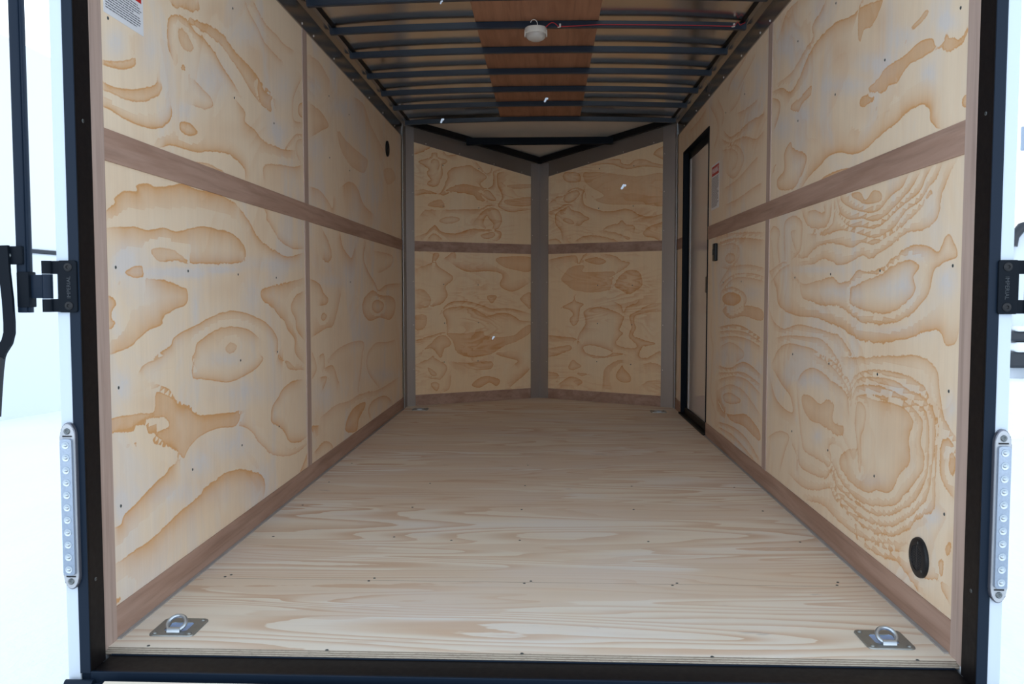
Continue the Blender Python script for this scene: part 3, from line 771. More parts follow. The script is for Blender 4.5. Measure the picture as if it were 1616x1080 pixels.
def clear_plastic(name, col, rough, trans, alpha=1.0):
    t = NT(name)
    t.b.inputs['Base Color'].default_value = col
    t.l(t.math('MULTIPLY_ADD', t.noise(t.obj(), 300, 2), 0.1, rough), t.b.inputs['Roughness'])
    t.b.inputs['Transmission Weight'].default_value = trans
    t.b.inputs['IOR'].default_value = 1.45
    return t.m
M['lens'] = clear_plastic('clear_ribbed_lens', (0.86, 0.90, 0.96, 1), 0.12, 0.55)
M['frost'] = clear_plastic('frosted_dome_lens', (0.82, 0.80, 0.78, 1), 0.25, 0.45)
M['led_base'] = plain('silver_reflector', (0.36, 0.43, 0.54, 1), 0.35, 0.6, 0.5, 0.4, 0.5, 160)
M['led_rim'] = plain('smoky_clear_housing', (0.16, 0.17, 0.21, 1), 0.22, 0.6, 0.5)

def roof_skin_mat():
    t = NT('galvalume_roof_skin'); o = t.obj()
    t.b.inputs['Base Color'].default_value = (0.70, 0.65, 0.59, 1)
    t.b.inputs['Metallic'].default_value = 1.0
    t.l(t.math('MULTIPLY_ADD', t.noise(o, 3, 3), 0.10, 0.11), t.b.inputs['Roughness'])
    return t.m
M['skin'] = roof_skin_mat()

M['nose_skin'] = plain('dull_nose_roof_skin', (0.70, 0.64, 0.56, 1), 0.38, 0.25, 0.5, 0, 0.2, 6)
def snow_mat():
    t = NT('packed_snow'); o = t.obj()
    n1 = t.noise(t.mapping(o, (1, 0.5, 1)), 1.3, 6, 0.6); n2 = t.noise(o, 14, 5, 0.65)
    t.l(t.mix(n1, srgb(244, 247, 250), srgb(232, 238, 245)), t.b.inputs['Base Color'])
    t.b.inputs['Roughness'].default_value = 0.8
    t.bump(t.math('ADD', n1, t.math('MULTIPLY', n2, 0.3)), 0.6, 0.05)
    return t.m
M['snow'] = snow_mat()

# ---------------------------------------------------------------- traced plywood panels
def panel_attrs(key, A, B):
    """A,B flat arrays of panel coordinates (m); returns gd, gi, gw, gt"""
    n = len(A)
    best = np.full(n, 9.0); sgn = np.full(n, -1.0)
    inten = np.zeros(n)
    for line in GRAIN[key].splitlines():
        p = line.split()
        s, w, closed = float(p[0]) / 100, float(p[1]) / 1000, p[2] == '1'
        pts = np.array([[float(q) / 1000 for q in z.split(',')] for z in p[3:]])
        # resample with Catmull-Rom so that the bands run smoothly
        m = len(pts)
        out = []
        segs = m if closed else m - 1
        for i in range(segs):
            p0 = pts[(i - 1) % m] if (closed or i > 0) else pts[0]
            p1, p2 = pts[i], pts[(i + 1) % m]
            p3 = pts[(i + 2) % m] if (closed or i + 2 < m) else p2
            for k in range(4):
                u = k / 4
                out.append(0.5 * ((2 * p1) + (-p0 + p2) * u + (2 * p0 - 5 * p1 + 4 * p2 - p3) * u * u + (-p0 + 3 * p1 - 3 * p2 + p3) * u ** 3))
        out.append(pts[0] if closed else pts[-1])
        P = np.array(out)
        side = 1.0 if w > 0 else -1.0
        w = abs(w)
        if closed: # clockwise as seen = interior on the right of travel
            area = 0.5 * np.sum(P[:-1, 0] * P[1:, 1] - P[1:, 0] * P[:-1, 1])
            if area > 0: side = -side
        mar = max(0.08, min(w * 3.0, 0.5))
        sel = np.where((A > P[:, 0].min() - mar) & (A < P[:, 0].max() + mar) & (B > P[:, 1].min() - mar) & (B < P[:, 1].max() + mar))[0]
        if len(sel) == 0: continue
        a, b = A[sel], B[sel]
        dm = np.full(len(sel), 9.0); sd = np.zeros(len(sel))
        endf = np.zeros(len(sel))
        L = len(P) - 1
        for i in range(L):
            d = P[i + 1] - P[i]; l2 = float(d @ d)
            if l2 < 1e-10: continue
            u = np.clip(((a - P[i, 0]) * d[0] + (b - P[i, 1]) * d[1]) / l2, 0, 1)
            dx = a - (P[i, 0] + d[0] * u); dy = b - (P[i, 1] + d[1] * u)
            dd = np.hypot(dx, dy)
            cr = d[0] * (b - P[i, 1]) - d[1] * (a - P[i, 0])   # >0 = left of travel
            q = dd < dm
            dm[q] = dd[q]; sd[q] = np.where(cr[q] < 0, 1.0, -1.0)
            t = (i + u[q]) / L
            endf[q] = 1.0 if closed else np.minimum(1.0, np.minimum(t, 1 - t) * 9.0 + 0.25)
        sd = sd * side
        prof = np.where(sd > 0, np.exp(-(dm / w) ** 1.0 * 0.9) * (1 - np.clip((dm - 2.2 * w) / w, 0, 1)), np.exp(-dm / 0.02))
        if closed and w > 0.09:
            prof = np.where(sd > 0, 0.9 * np.exp(-dm / w), np.exp(-dm / 0.02))
        val = s * prof * endf
        inten[sel] = np.maximum(inten[sel], val)
        q = dm < best[sel]
        si = sel[q]
        best[si] = dm[q]; sgn[si] = sd[q]
    gd = np.clip(sgn * best, -0.016, 0.016)
    gw = np.zeros(n); gt = np.zeros(n)
    for line in BLOBS.get(key, '').splitlines():
        p = line.split(); am = float(p[1]) / 100
        c0, c1, ux, uy, vx, vy = [float(q) / 1000 for q in p[2:]]
        det = ux * vy - uy * vx
        da, db = A - c0, B - c1
        e = ((da * vy - db * vx) / det) ** 2 + ((-da * uy + db * ux) / det) ** 2
        g = am * np.exp(-e * 1.1)
        if p[0] == 'w': gw = np.maximum(gw, g)
        else: gt = np.maximum(gt, g)
    return gd, inten, gw, gt

def panel(name, key, rects, to3d, mat, parent, step=0.009, top=None):
    """rects in panel coordinates (a0,a1,b0,b1); top(a) optional sloping upper limit"""
    V, F, AA, BB = [], [], [], []
    off = 0
    for a0, a1, b0, b1 in rects:
        na, nb = max(2, int(abs(a1 - a0) / step) + 1), max(2, int((b1 - b0) / step) + 1)
        ga = np.linspace(a0, a1, na); tb = np.linspace(0, 1, nb)
        A, Tt = np.meshgrid(ga, tb)
        hi = top(A) if top else b1
        Bc = b0 + (hi - b0) * Tt
        A, Bc = A.ravel(), Bc.ravel()
        V.append(to3d(A, Bc)); AA.append(A); BB.append(Bc)
        i = np.arange(na * nb).reshape(nb, na)
        q = np.stack([i[:-1, :-1].ravel(), i[:-1, 1:].ravel(), i[1:, 1:].ravel(), i[1:, :-1].ravel()], 1) + off
        F.append(q); off += na * nb
    V = np.concatenate(V); F = np.concatenate(F); A = np.concatenate(AA); Bc = np.concatenate(BB)
    me = bpy.data.meshes.new(name)
    me.vertices.add(len(V)); me.vertices.foreach_set('co', V.astype(np.float32).ravel())
    me.loops.add(len(F) * 4); me.loops.foreach_set('vertex_index', F.astype(np.int32).ravel())
    me.polygons.add(len(F)); me.polygons.foreach_set('loop_start', (np.arange(len(F)) * 4).astype(np.int32))
    try: me.polygons.foreach_set('loop_total', np.full(len(F), 4, np.int32))
    except Exception: pass
    me.update(calc_edges=True)
    for nm, arr in zip(('gd', 'gi', 'gw', 'gt'), panel_attrs(key, A, Bc)):
        at = me.attributes.new(nm, 'FLOAT', 'POINT')
        at.data.foreach_set('value', arr.astype(np.float32))
    return new_obj(name, me, mat, parent)

left3d = lambda a, b: np.stack([np.full_like(a, XL - 0.003), a, b], 1)
right3d = lambda a, b: np.stack([np.full_like(a, XR + 0.003), -a, b], 1)
def nose3d(A0, B0):
    A0, B0 = np.array(A0), np.array(B0)
    d = (B0 - A0) / np.linalg.norm(B0 - A0)
    return lambda a, b: np.stack([A0[0] + d[0] * a, A0[1] + d[1] * a, b], 1)
CL, CR, NN = (XL, YC), (XR, YC), (XN, YN)
LNL = math.dist(CL, NN); LNR = math.dist(CR, NN)
ZRC, ZRN = 2.02, 1.80   # lower edge of the nose rail at corner / at tip

cream = srgb(236, 218, 194); stain = srgb(214, 165, 114); pale = srgb(221, 216, 213); tanc = srgb(224, 197, 168)
M['pine_l'] = pine_panel('pine_plywood_left', 1.3, cream, stain, pale, tanc, 0.16, 1.1)
M['pine_r'] = pine_panel('pine_plywood_right', 5.1, cream, stain, pale, tanc, 0.22, 1.3)
M['pine_n'] = pine_panel('pine_plywood_nose', 8.4, srgb(240, 213, 176), srgb(214, 150, 92), srgb(240, 220, 190), srgb(230, 190, 146), 0.38, 1.5, (1, 1, 3.5), 0.5)

screw_me = None
def screw_proto(r=0.0042):
    b = MB()
    b.lathe([(r * 1.0, 0.0), (r, 0.0006), (r * 0.85, 0.0011), (r * 0.5, 0.0012), (r * 0.32, 0.0002), (0, 0.0)], (0, 0, 0), (0, 0, 1), 14)
    o = b.build('screw', M['screw'], None, 40)
    b2 = MB(); b2.box((-r * .75, -r * .16, 0.0009), (r * .75, r * .16, 0.00135)); b2.box((-r * .16, -r * .75, 0.0009), (r * .16, r * .75, 0.00135))
    return o, b2
SC, _c = screw_proto()
SC_me = SC.data
cross = _c.build('screw_cross', M['screw_dark'], None)
# join cross into the screw mesh as a second material
bmj = bmesh.new(); bmj.from_mesh(SC_me)
k0 = len(bmj.faces); bmj.from_mesh(cross.data); bmj.faces.ensure_lookup_table()
for f in bmj.faces[k0:]: f.material_index = 1
bmj.to_mesh(SC_me); bmj.free(); SC_me.materials.append(M['screw_dark'])
bpy.data.objects.remove(SC); bpy.data.objects.remove(cross)
RIV = MB().lathe([(0.0052, 0), (0.005, 0.0012), (0.0035, 0.0026), (0, 0.0031)], (0, 0, 0), (0, 0, 1), 14).build('rivet', M['bright_screw'], None, 50)
RIV_me = RIV.data; bpy.data.objects.remove(RIV)

def put_screw(pos, normal, parent, me=None, name='screw', s=1.0):
    o = bpy.data.objects.new(name, me or SC_me); COL.objects.link(o)
    o.rotation_euler = Vector(normal).to_track_quat('Z', 'Y').to_euler()
    o.location = pos; o.scale = (s, s, s); o.parent = parent
    return o

# ---------------------------------------------------------------- floor
b = MB()
pts = [(XL - 0.02, 1.995), (XR + 0.02, 1.995), (XR + 0.02, YC), (NN[0], NN[1] + 0.03), (XL - 0.02, YC)]
b.prism(pts, (0, 0, -0.019), (1, 0, 0), (0, 1, 0), (0, 0, 1), 0.019)
b.bm.faces.ensure_lookup_table(); b.bm.normal_update()
for f in b.bm.faces:
    if abs(f.normal.z) < 0.5: f.material_index = 1
floor = b.build('floor', [M['floor'], M['edge']])
tag(floor, 'pale pine plywood floor sheet with crosswise grain', kind='structure')
for x, y in SCREWS['F']:
    put_screw((x, y, 0.0002), (0, 0, 1), floor)
b = MB(); b.box((XL + .02, 2.4995, -.0005), (XR - .02, 2.5008, 0.00025)); b.build('sheet_joint', plain('dark_joint_gap', srgb(140, 122, 105), .8), floor)
# under-floor deck so that no light leaks in
b = MB(); b.prism([(XL - 0.03, 2.02), (XR + 0.03, 2.02), (XR + 0.03, YC + 0.03), (NN[0], NN[1] + 0.05), (XL - 0.03, YC + 0.03)], (0, 0, -0.12), (1, 0, 0), (0, 1, 0), (0, 0, 1), 0.10)
b.build('floor_frame', M['flat_black'], floor)
b = MB()
b.box((XL - 0.001, 2.04, 0.0), (XL + 0.011, YC - .15, 0.0035)); b.box((XR - 0.011, 2.035, 0.0), (XR + 0.001, DY0, 0.0035))
b.build('caulk_bead', M['caulk'], floor)['label'] = 'grey caulk bead along the walls'

# ---------------------------------------------------------------- side walls
def wall_back(name, x0, x1, holes=()):
    b = MB()
    if not holes:
        b.box((x0, YR - 0.01, -0.10), (x1, YC + 0.02, 2.20))
    else:
        y0, y1, z1 = holes
        b.box((x0, YR - 0.01, -0.10), (x1, y0, 2.20)); b.box((x0, y1, -0.10), (x1, YC + 0.02, 2.20)); b.box((x0, y0, z1), (x1, y1, 2.20))
        b.box((x0, y0, -0.10), (x1, y1, -0.02))
    return b.build(name, M['white'])
wl = wall_back('wall_left', XL - 0.05, XL - 0.006)
tag(wl, 'left wall lined with pine plywood', kind='structure')
wr_ = wall_back('wall_right', XR + 0.006, XR + 0.05, (DY0, DY1, DZ1))
tag(wr_, 'right wall lined with pine plywood and a side door', kind='structure')
ZS = (ZB1 + ZB2) / 2
panel('plywood_panel', 'LU', [(YR + .005, YS, ZS, ZT + .01)], left3d, M['pine_l'], wl)
panel('plywood_panel', 'LU', [(YS, YC, ZS, ZT + .01)], left3d, M['pine_l'], wl)
panel('plywood_panel', 'LL', [(YR + .005, YS, 0.0, ZS)], left3d, M['pine_l'], wl)
panel('plywood_panel', 'LL', [(YS, YC, 0.0, ZS)], left3d, M['pine_l'], wl)
panel('plywood_panel', 'RU', [(-YS, -YR - .005, ZS, ZT + .01)], right3d, M['pine_r'], wr_)
panel('plywood_panel', 'RU', [(-DY0, -YS, ZS, DZ1), (-YC, -DY1, ZS, DZ1), (-YC, -YS, DZ1, ZT + .01)], right3d, M['pine_r'], wr_)
panel('plywood_panel', 'RL', [(-YS, -YR - .005, 0.0, ZS)], right3d, M['pine_r'], wr_)
panel('plywood_panel', 'RL', [(-DY0, -YS, 0.0, ZS), (-YC, -DY1, 0.0, ZS)], right3d, M['pine_r'], wr_)
for y, z in SCREWS['L']: put_screw((XL - 0.0028, y, z), (1, 0, 0), wl)
for y, z in SCREWS['R']: put_screw((XR + 0.0028, y, z), (-1, 0, 0), wr_)

# nose walls
def nose_wall(name, P, Q, key, L, lab):
    P3, Q3 = Vector((*P, 0)), Vector((*Q, 0))
    d = (Q3 - P3).normalized(); out = Vector((-d.y, d.x, 0))
    b = MB()
    zP = ZRC + .16 if P in (CL, CR) else ZRN + .16
    zQ = ZRC + .16 if Q in (CL, CR) else ZRN + .16
    b.prism([(-.03, -0.10), (L + .03, -0.10), (L + .03, zQ), (-.03, zP)], P3 + out * 0.002, d, (0, 0, 1), out, 0.05)
    w = b.build(name, M['white'])
    tag(w, lab, kind='structure')
    f = nose3d(P, Q)
    zt = lambda a: (zP - .12) + ((zQ - .12) - (zP - .12)) * a / L
    panel('plywood_panel', key + 'U', [(0, L, ZS, 2.2)], f, M['pine_n'], w, 0.0085, zt)
    panel('plywood_panel', key + 'L', [(0, L, 0.0, ZS)], f, M['pine_n'], w, 0.0085)
    for a, z in SCREWS[key]:
        p = P3 + d * a - out * 0.0003; put_screw((p.x, p.y, z), -out, w, s=1.0)
    return w, d, out
wnl, dL, oL = nose_wall('wall_front_left', CL, NN, 'NL', LNL, 'left face of the V-nose lined with pine plywood')
wnr, dR, oR = nose_wall('wall_front_right', NN, CR, 'NR', LNR, 'right face of the V-nose lined with pine plywood')

# ---------------------------------------------------------------- luan trim strips (proud of the panels)
def strip(name, lab, boxes, mat, parent=None):
    b = MB()
    for a, c in boxes: b.box(a, c, 0.0006, 1)
    o = b.build(name, mat, parent)
    return tag(o, lab, kind='structure')
TH = 0.004
strip('baseboard_left', 'reddish luan kick strip along the left wall', [((XL - .004, 2.04, 0.0), (XL + TH - .003, YC, ZK))], M['luan_y'])
strip('baseboard_right', 'reddish luan kick strip along the right wall', [((XR - TH + .003, 2.03, 0.0), (XR + .004, DY0, ZK)), ((XR - TH + .003, DY1 + .005, 0), (XR + .004, YC, ZK))], M['luan_y'])
strip('trim_1', 'reddish luan belt strip at mid height of the left wall', [((XL - .004, 2.04, ZB2), (XL + TH - .003, 5.00, ZB1)), ((XL - .004, 5.003, ZB2), (XL + TH - .003, YC, ZB1))], M['luan_y'])
strip('trim_2', 'reddish luan belt strip at mid height of the right wall', [((XR - TH + .003, 2.03, ZB2), (XR + .004, DY0, ZB1)), ((XR - TH + .003, DY1 + .005, ZB2), (XR + .004, YC, ZB1))], M['luan_y'])
strip('trim_3', 'narrow upright luan seam strip on the left wall', [((XL - .004, YS - .035, ZB1), (XL + TH - .003, YS + .03, ZT)), ((XL - .004, YS - .035, ZK), (XL + TH - .003, YS + .03, ZB2))], M['luan_z'])
strip('trim_4', 'narrow upright luan seam strip on the right wall', [((XR - TH + .003, YS - .03, ZB1), (XR + .004, YS + .03, ZT)), ((XR - TH + .003, YS - .03, ZK), (XR + .004, YS + .03, ZB2))], M['luan_z'])
strip('trim_5', 'upright luan board at the rear edge of the left wall', [((XL - .004, 1.960, -.005), (XL + TH - .002, 2.0394, ZT))], M['luan_z'])
strip('trim_6', 'upright luan board at the rear edge of the right wall', [((XR - TH + .002, 1.947, -.005), (XR + .004, 2.0285, ZT))], M['luan_z'])
def nose_strip(name, lab, P, d, out, L, z0, z1):
    b = MB()
    P3 = Vector((*P, 0))
    b.prism([(.03, z0), (L - .03, z0), (L - .03, z1), (.03, z1)], P3 - out * 0.004, d, (0, 0, 1), out, 0.005)
    return tag(b.build(name, M['luan_x']), lab, kind='structure')
nose_strip('baseboard_front_left', 'reddish luan kick strip of the left nose face', CL, dL, oL, LNL, 0, ZK)
nose_strip('baseboard_front_right', 'reddish luan kick strip of the right nose face', NN, dR, oR, LNR, 0, ZK)
nose_strip('trim_7', 'reddish luan belt strip of the left nose face', CL, dL, oL, LNL, ZB2, ZB1)
nose_strip('trim_8', 'reddish luan belt strip of the right nose face', NN, dR, oR, LNR, ZB2, ZB1)

# ---------------------------------------------------------------- aluminium posts and rails
def angle_post(name, lab, corner, d1, w1, d2, w2, z1, rivets):
    """folded sheet post: two flanges leaving the corner along d1 and d2"""
    c = Vector((*corner, 0)); d1 = Vector(d1).normalized(); d2 = Vector(d2).normalized()
    inn = (d1 + d2).normalized()
    b = MB(); t = 0.003
    k = 0.007
    base = c + inn * k
    pts = [base + d1 * w1, base + inn * 0.004, base + d2 * w2]
    n1 = Vector((-d1.y, d1.x, 0)); n1 = n1 if n1.dot(inn) > 0 else -n1
    n2 = Vector((-d2.y, d2.x, 0)); n2 = n2 if n2.dot(inn) > 0 else -n2
    for n_, dd, w in ((n1, d1, w1), (n2, d2, w2)):
        b.prism([(0, 0), (w, 0), (w, t), (0, t)], base - n_ * 0.0, dd, n_, (0, 0, 1), z1)
    o = b.build(name, M['alu'])
    tag(o, lab, kind='structure')
    for z in rivets:
        for n_, dd, w in ((n1, d1, w1), (n2, d2, w2)):
            p = base + dd * (w - 0.012) + n_ * t
            put_screw((p.x, p.y, z), n_, o, RIV_me, 'rivet', 0.8)
    return o
rz = [0.28, 0.62, 0.95, 1.33, 1.62, 1.90]
angle_post('trim_9', 'brushed aluminium post in the left front corner', CL, (0, -1, 0), 0.14, dL, 0.068, 2.115, rz)
angle_post('trim_10', 'brushed aluminium post in the right front corner', CR, (0, -1, 0), 0.075, -dR, 0.10, 2.115, rz)
angle_post('trim_11', 'brushed aluminium post at the tip of the V-nose', NN, -dL, 0.082, dR, 0.082, 1.91, [0.3, .62, 0.95, 1.33, 1.62])
def nose_rail(name, lab, P, Q, zp0, zq0, zp1, zq1, out):
    P3, Q3 = Vector((*P, 0)), Vector((*Q, 0)); d = (Q3 - P3).normalized(); L = (Q3 - P3).length
    b = MB()
    b.prism([(0, zp0), (L, zq0), (L, zq1), (0, zp1)], P3 - out * 0.007, d, (0, 0, 1), out, 0.006)
    o = b.build(name, M['alu_nose']); tag(o, lab, kind='structure')
    for a in (.17, .45, .75, 1.0):
        if a < L - .1:
            p = P3 + d * a - out * 0.007; put_screw((p.x, p.y, zp0 + (zq0 - zp0) * a / L + 0.012), -out, o, RIV_me, 'rivet', 0.8)
    return o
nose_rail('trim_12', 'sloping aluminium rail along the top of the left nose face', CL, NN, 2.012, 1.790, 2.120, 1.912, oL)
nose_rail('trim_13', 'sloping aluminium rail along the top of the right nose face', NN, CR, 1.790, 2.012, 1.912, 2.120, oR)
def cove(name, lab, x, s, key, y0):
    """s = +1: the inside is towards +x"""
    b = MB()
    prof = [(0.0, ZT), (0.006, ZT), (0.010, 2.098), (0.030, 2.116), (0.046, 2.120), (0.046, 2.123), (0.028, 2.119), (0.006, 2.101), (0.0, 2.03)]
    b.prism([(s * a, c) for a, c in prof], (x - s * .003, y0, 0), (1, 0, 0), (0, 0, 1), (0, 1, 0), YC - 0.06 - y0)
    o = b.build(name, M['alu_rail']); tag(o, lab, kind='structure')
    for y, z in SCREWS[key]:
        put_screw((x + s * 0.0038, y, 2.028), (s, 0, 0), o, RIV_me, 'rivet', 1.0)
    return o
cove('trim_14', 'dark reflective aluminium cove along the top of the left wall', XL, 1, 'RAILL', 1.96)
cove('trim_15', 'dark reflective aluminium cove along the top of the right wall', XR, -1, 'RAILR', 1.95)

# ---------------------------------------------------------------- roof
def skin_z(x):
    u = (x - (XL + XR) / 2) / 1.013
    return 2.127 + 0.027 * (1 - min(1, abs(u)) ** 2.2)
nx, ny = 49, 150
xs = np.linspace(XL - 0.045, XR + 0.045, nx); ys = np.linspace(1.87, 6.37, ny)
verts, faces = [], []
for j, y in enumerate(ys):
    for i, x in enumerate(xs):
        e = min(1, max(0, (1.0 - abs((x - (XL + XR) / 2) / 1.013)) * 5))
        z = skin_z(x) + 0.0013 * e * math.cos(2 * math.pi * (y - 4.125) / 0.4225) + 0.0008 * e * math.sin(x * 5.3 + 1.1 * math.sin(y * 1.3)) * math.sin(y * 1.9)
        verts.append((x, y, z))
for j in range(ny - 1):
    for i in range(nx - 1):
        a = j * nx + i; faces.append((a, a + nx, a + nx + 1, a + 1))
# sloping nose roof
k0 = len(verts)
me = bpy.data.meshes.new('ceiling'); me.from_pydata(verts, [], faces); me.update()
me.polygons.foreach_set('use_smooth', [True] * len(me.polygons))
ceiling = new_obj('ceiling', me, M['skin'])
tag(ceiling, 'shiny bare metal roof skin seen between the roof bows', kind='structure')
NY = 24; k0 = 0; verts, faces = [], []
for j in range(NY + 1):
    tt = j / NY; y = 6.34 + (YN + 0.06 - 6.34) * tt
    for i, x in enumerate(xs):
        verts.append((x, y, 2.168 - 0.343 * (y - 6.45) - 0.02 * abs(x - XN) ** 2))
for j in range(NY):
    for i in range(nx - 1):
        a = k0 + j * nx + i; faces.append((a, a + nx, a + nx + 1, a + 1))
me = bpy.data.meshes.new('nose_roof_skin'); me.from_pydata(verts, [], faces); me.update()
me.polygons.foreach_set('use_smooth', [True] * len(me.polygons))
new_obj('nose_roof_skin', me, M['nose_skin'], ceiling)['label'] = 'duller sloping roof skin over the V-nose'
b = MB(); b.box((XL - .05, 1.87, 2.25), (XR + .05, 7.15, 2.28)); b.box((XL - .06, 1.87, 2.13), (XL - .03, YC + .1, 2.27)); b.box((XR + .03, 1.87, 2.13), (XR + .06, YC + .1, 2.27))
b.build('roof_panel', M['white'], ceiling)
b = MB(); b.box((-0.338, 2.2, 2.1425), (0.243, 6.335, 2.1465), 0.0006, 1)
b.build('plywood_strip', M['luan_roof'], ceiling)['label'] = 'reddish brown plywood strip running along the middle of the roof'
# wall top tubes in shadow above the coves
b = MB(); b.box((XL - .03, 1.96, 2.124), (XL + .058, 6.40, 2.16), .003); tag(b.build('trim_16', M['flat_black']), 'black roof side tube above the left cove', kind='structure')
b = MB(); b.box((XR - .058, 1.95, 2.124), (XR + .03, 6.40, 2.16), .003); tag(b.build('trim_17', M['flat_black']), 'black roof side tube above the right cove', kind='structure')

BOWS = [(3.739, 'nearest the camera, cut by the top edge of the photo'), (4.138, 'carrying the white dome light and red wire'),
        (4.553, 'first one behind the dome light'), (4.981, 'second one behind the dome light'),
        (5.407, 'third one behind the dome light'), (5.823, 'fourth one behind the dome light'),
        (6.319, 'the farthest, where the sloped nose roof begins')]
def bow_z(x):
    u = (x - (XL + XR) / 2) / 1.0
    return 2.089 + 0.0215 * (1 - u * u)
def bow_path(y):
    return [(x, y, bow_z(x) + 0.016) for x in np.linspace(XL + 0.03, XR - 0.03, 29)]
proto = MB().sweep_rect(bow_path(0.0), (0, 1, 0), 0.028, 0.031).build('roof_bow', M['bow'])
bmb = bmesh.new(); bmb.from_mesh(proto.data)
bmesh.ops.bevel(bmb, geom=[e for e in bmb.edges if len(e.link_faces) == 2 and e.calc_face_angle() > 1.0], offset=0.003, segments=2, affect='EDGES')
bmb.to_mesh(proto.data); bmb.free()
for i, (y, txt) in enumerate(BOWS):
    o = proto if i == 0 else proto.copy()
    if i: COL.objects.link(o)
    o.location = (0, y - 0.014, 0)
    tag(o, 'black steel roof bow, ' + txt, 'roof bow', 'black roof bows')
# V-nose roof tubes
def ztube(y): return 2.125 - (y - 6.37) * 0.262
b = MB(); b.box((-0.62, 6.660, 2.006), (0.51, 6.700, 2.060), 0.003)
tag(b.build('roof_crossbar', M['black']), 'black crossbar of the sloped nose roof between the two slanting tubes', 'roof bow', 'black roof bows')
def slant(P, out, lab):
    P3 = Vector((*P, 2.140)); Q3 = Vector((*NN, 1.935))
    off = -Vector((out.x, out.y, 0)) * 0.018
    o = MB().sweep_rect([P3 + off, Q3 + off], (0, 0, 1), 0.046, 0.036).build('nose_roof_tube', M['flat_black'])
    return tag(o, lab, 'roof tube', 'nose roof tubes')
slant(CL, oL, 'black roof tube slanting along the top of the left nose face')
slant(CR, oR, 'black roof tube slanting along the top of the right nose face')

# ---------------------------------------------------------------- rear frame and sill
def rear_post(name, lab, x, s):
    """s=-1 left: post lies outward (towards -x)"""
    e = empty(name, (x, 1.9, -0.02)); tag(e, lab, kind='structure')
    def sub(n, b, m):
        o = b.build(n, m, e); o.matrix_parent_inverse = Matrix.Translation((-x, -1.9, 0.02)); return o
    b = MB(); b.box((x, 1.903, -0.02), (x + s * 0.02, 1.967, 2.2), .001)
    b.box((x - s * .0, 1.9, -0.02), (x + s * 0.024, 1.906, 2.2), .001)
    o = sub('return_flange', b, M['flat_black'])
    b = MB(); b.box((x + s * .0005, 1.8975, -0.022), (x + s * 0.0245, 1.9005, 2.2), .0008)
    sub('frame_face', b, M['blue_black'])
    b = MB(); b.box((x + s * 0.0245, 1.899, -0.55), (x + s * 0.053, 1.97, 2.25), .002)
    b.box((x + s * 0.030, 1.94, -0.55), (x + s * 0.0525, 2.05, 2.25), .002)
    sub('white_corner_cap', b, M['cap'])['label'] = 'white painted corner cap'
    b = MB(); b.box((x + s * 0.001, 1.905, -0.55), (x + s * 0.0245, 1.96, -0.022))
    sub('lower_post', b, M['blue_black'])
    for z in (0.19, 1.25, 1.78):
        q = put_screw((x - s * 0.0004, 1.93, z), (-s, 0, 0), e, None, 'screw', 1.1)
        q.matrix_parent_inverse = Matrix.Translation((-x, -1.9, 0.02))
    return e
rear_post('trim_18', 'black steel rear door post with white corner cap, left side', -1.054, -1)
rear_post('trim_19', 'black steel rear door post with white corner cap, right side', 0.957, 1)
b = MB(); b.box((-1.08, 1.9, 2.124), (.985, 1.965, 2.25), .002)
tag(b.build('trim_20', M['flat_black']), 'black header above the rear opening', kind='structure')
b = MB()
b.box((-1.054, 1.903, -0.060), (0.957, 2.02, -0.0195), .0015)
sill = b.build('trim_21', M['flat_black']); tag(sill, 'dull black steel sill below the floor edge', kind='structure')
b = MB(); b.box((-1.054, 1.897, -0.062), (0.957, 1.904, -0.0175), .0015); b.build('sill_lip', M['blue_black'], sill)
b = MB(); b.box((-1.054, 1.990, -0.0195), (0.957, 1.9945, -0.0165), .0008); b.build('sill_inner_edge', M['blue_black'], sill)
b = MB(); b.box((-1.053, 1.905, -0.55), (0.956, 1.96, -0.061)); b.build('rear_crossmember', M['blue_black'], sill)

# ---------------------------------------------------------------- ramp door lowered to the ground
rd = empty('ramp_door', (0, 1.88, -0.03)); tag(rd, 'lowered ramp door with pale plywood deck in front of the sill', 'ramp door')
rd.rotation_euler = (math.radians(13.8), 0, 0)
b = MB(); b.box((-1.035, -2.10, -0.045), (0.94, -0.004, -0.004), .002); b.build('ramp_frame', M['blue_black'], rd)
b = MB(); b.box((-1.005, -2.06, -0.004), (0.91, -0.012, 0.008), .0006, 1); b.build('ramp_deck', floor_mat('pine_ramp_plywood', 11.0), rd)
b = MB(); b.cyl((-1.04, 0.0, -0.012), (-1.105, 0.0, -0.012), 0.011, n=20); b.build('hinge_barrel', M['blue_black'], rd)
b = MB(); b.cyl((0.945, 0.0, -0.012), (1.01, 0.0, -0.012), 0.011, n=20); b.build('hinge_barrel', M['blue_black'], rd)
for x in (-0.955, -0.5, 0, 0.5, 0.86):
    q = put_screw((x, -0.028, 0.0085), (0, 0, 1), rd, None, 'screw', 1.1)
b = MB(); b.box((-1.03, 1.868, -0.050), (0.93, 1.897, -0.040), .001); b.build('hinge_cover', M['blue_black'], sill)

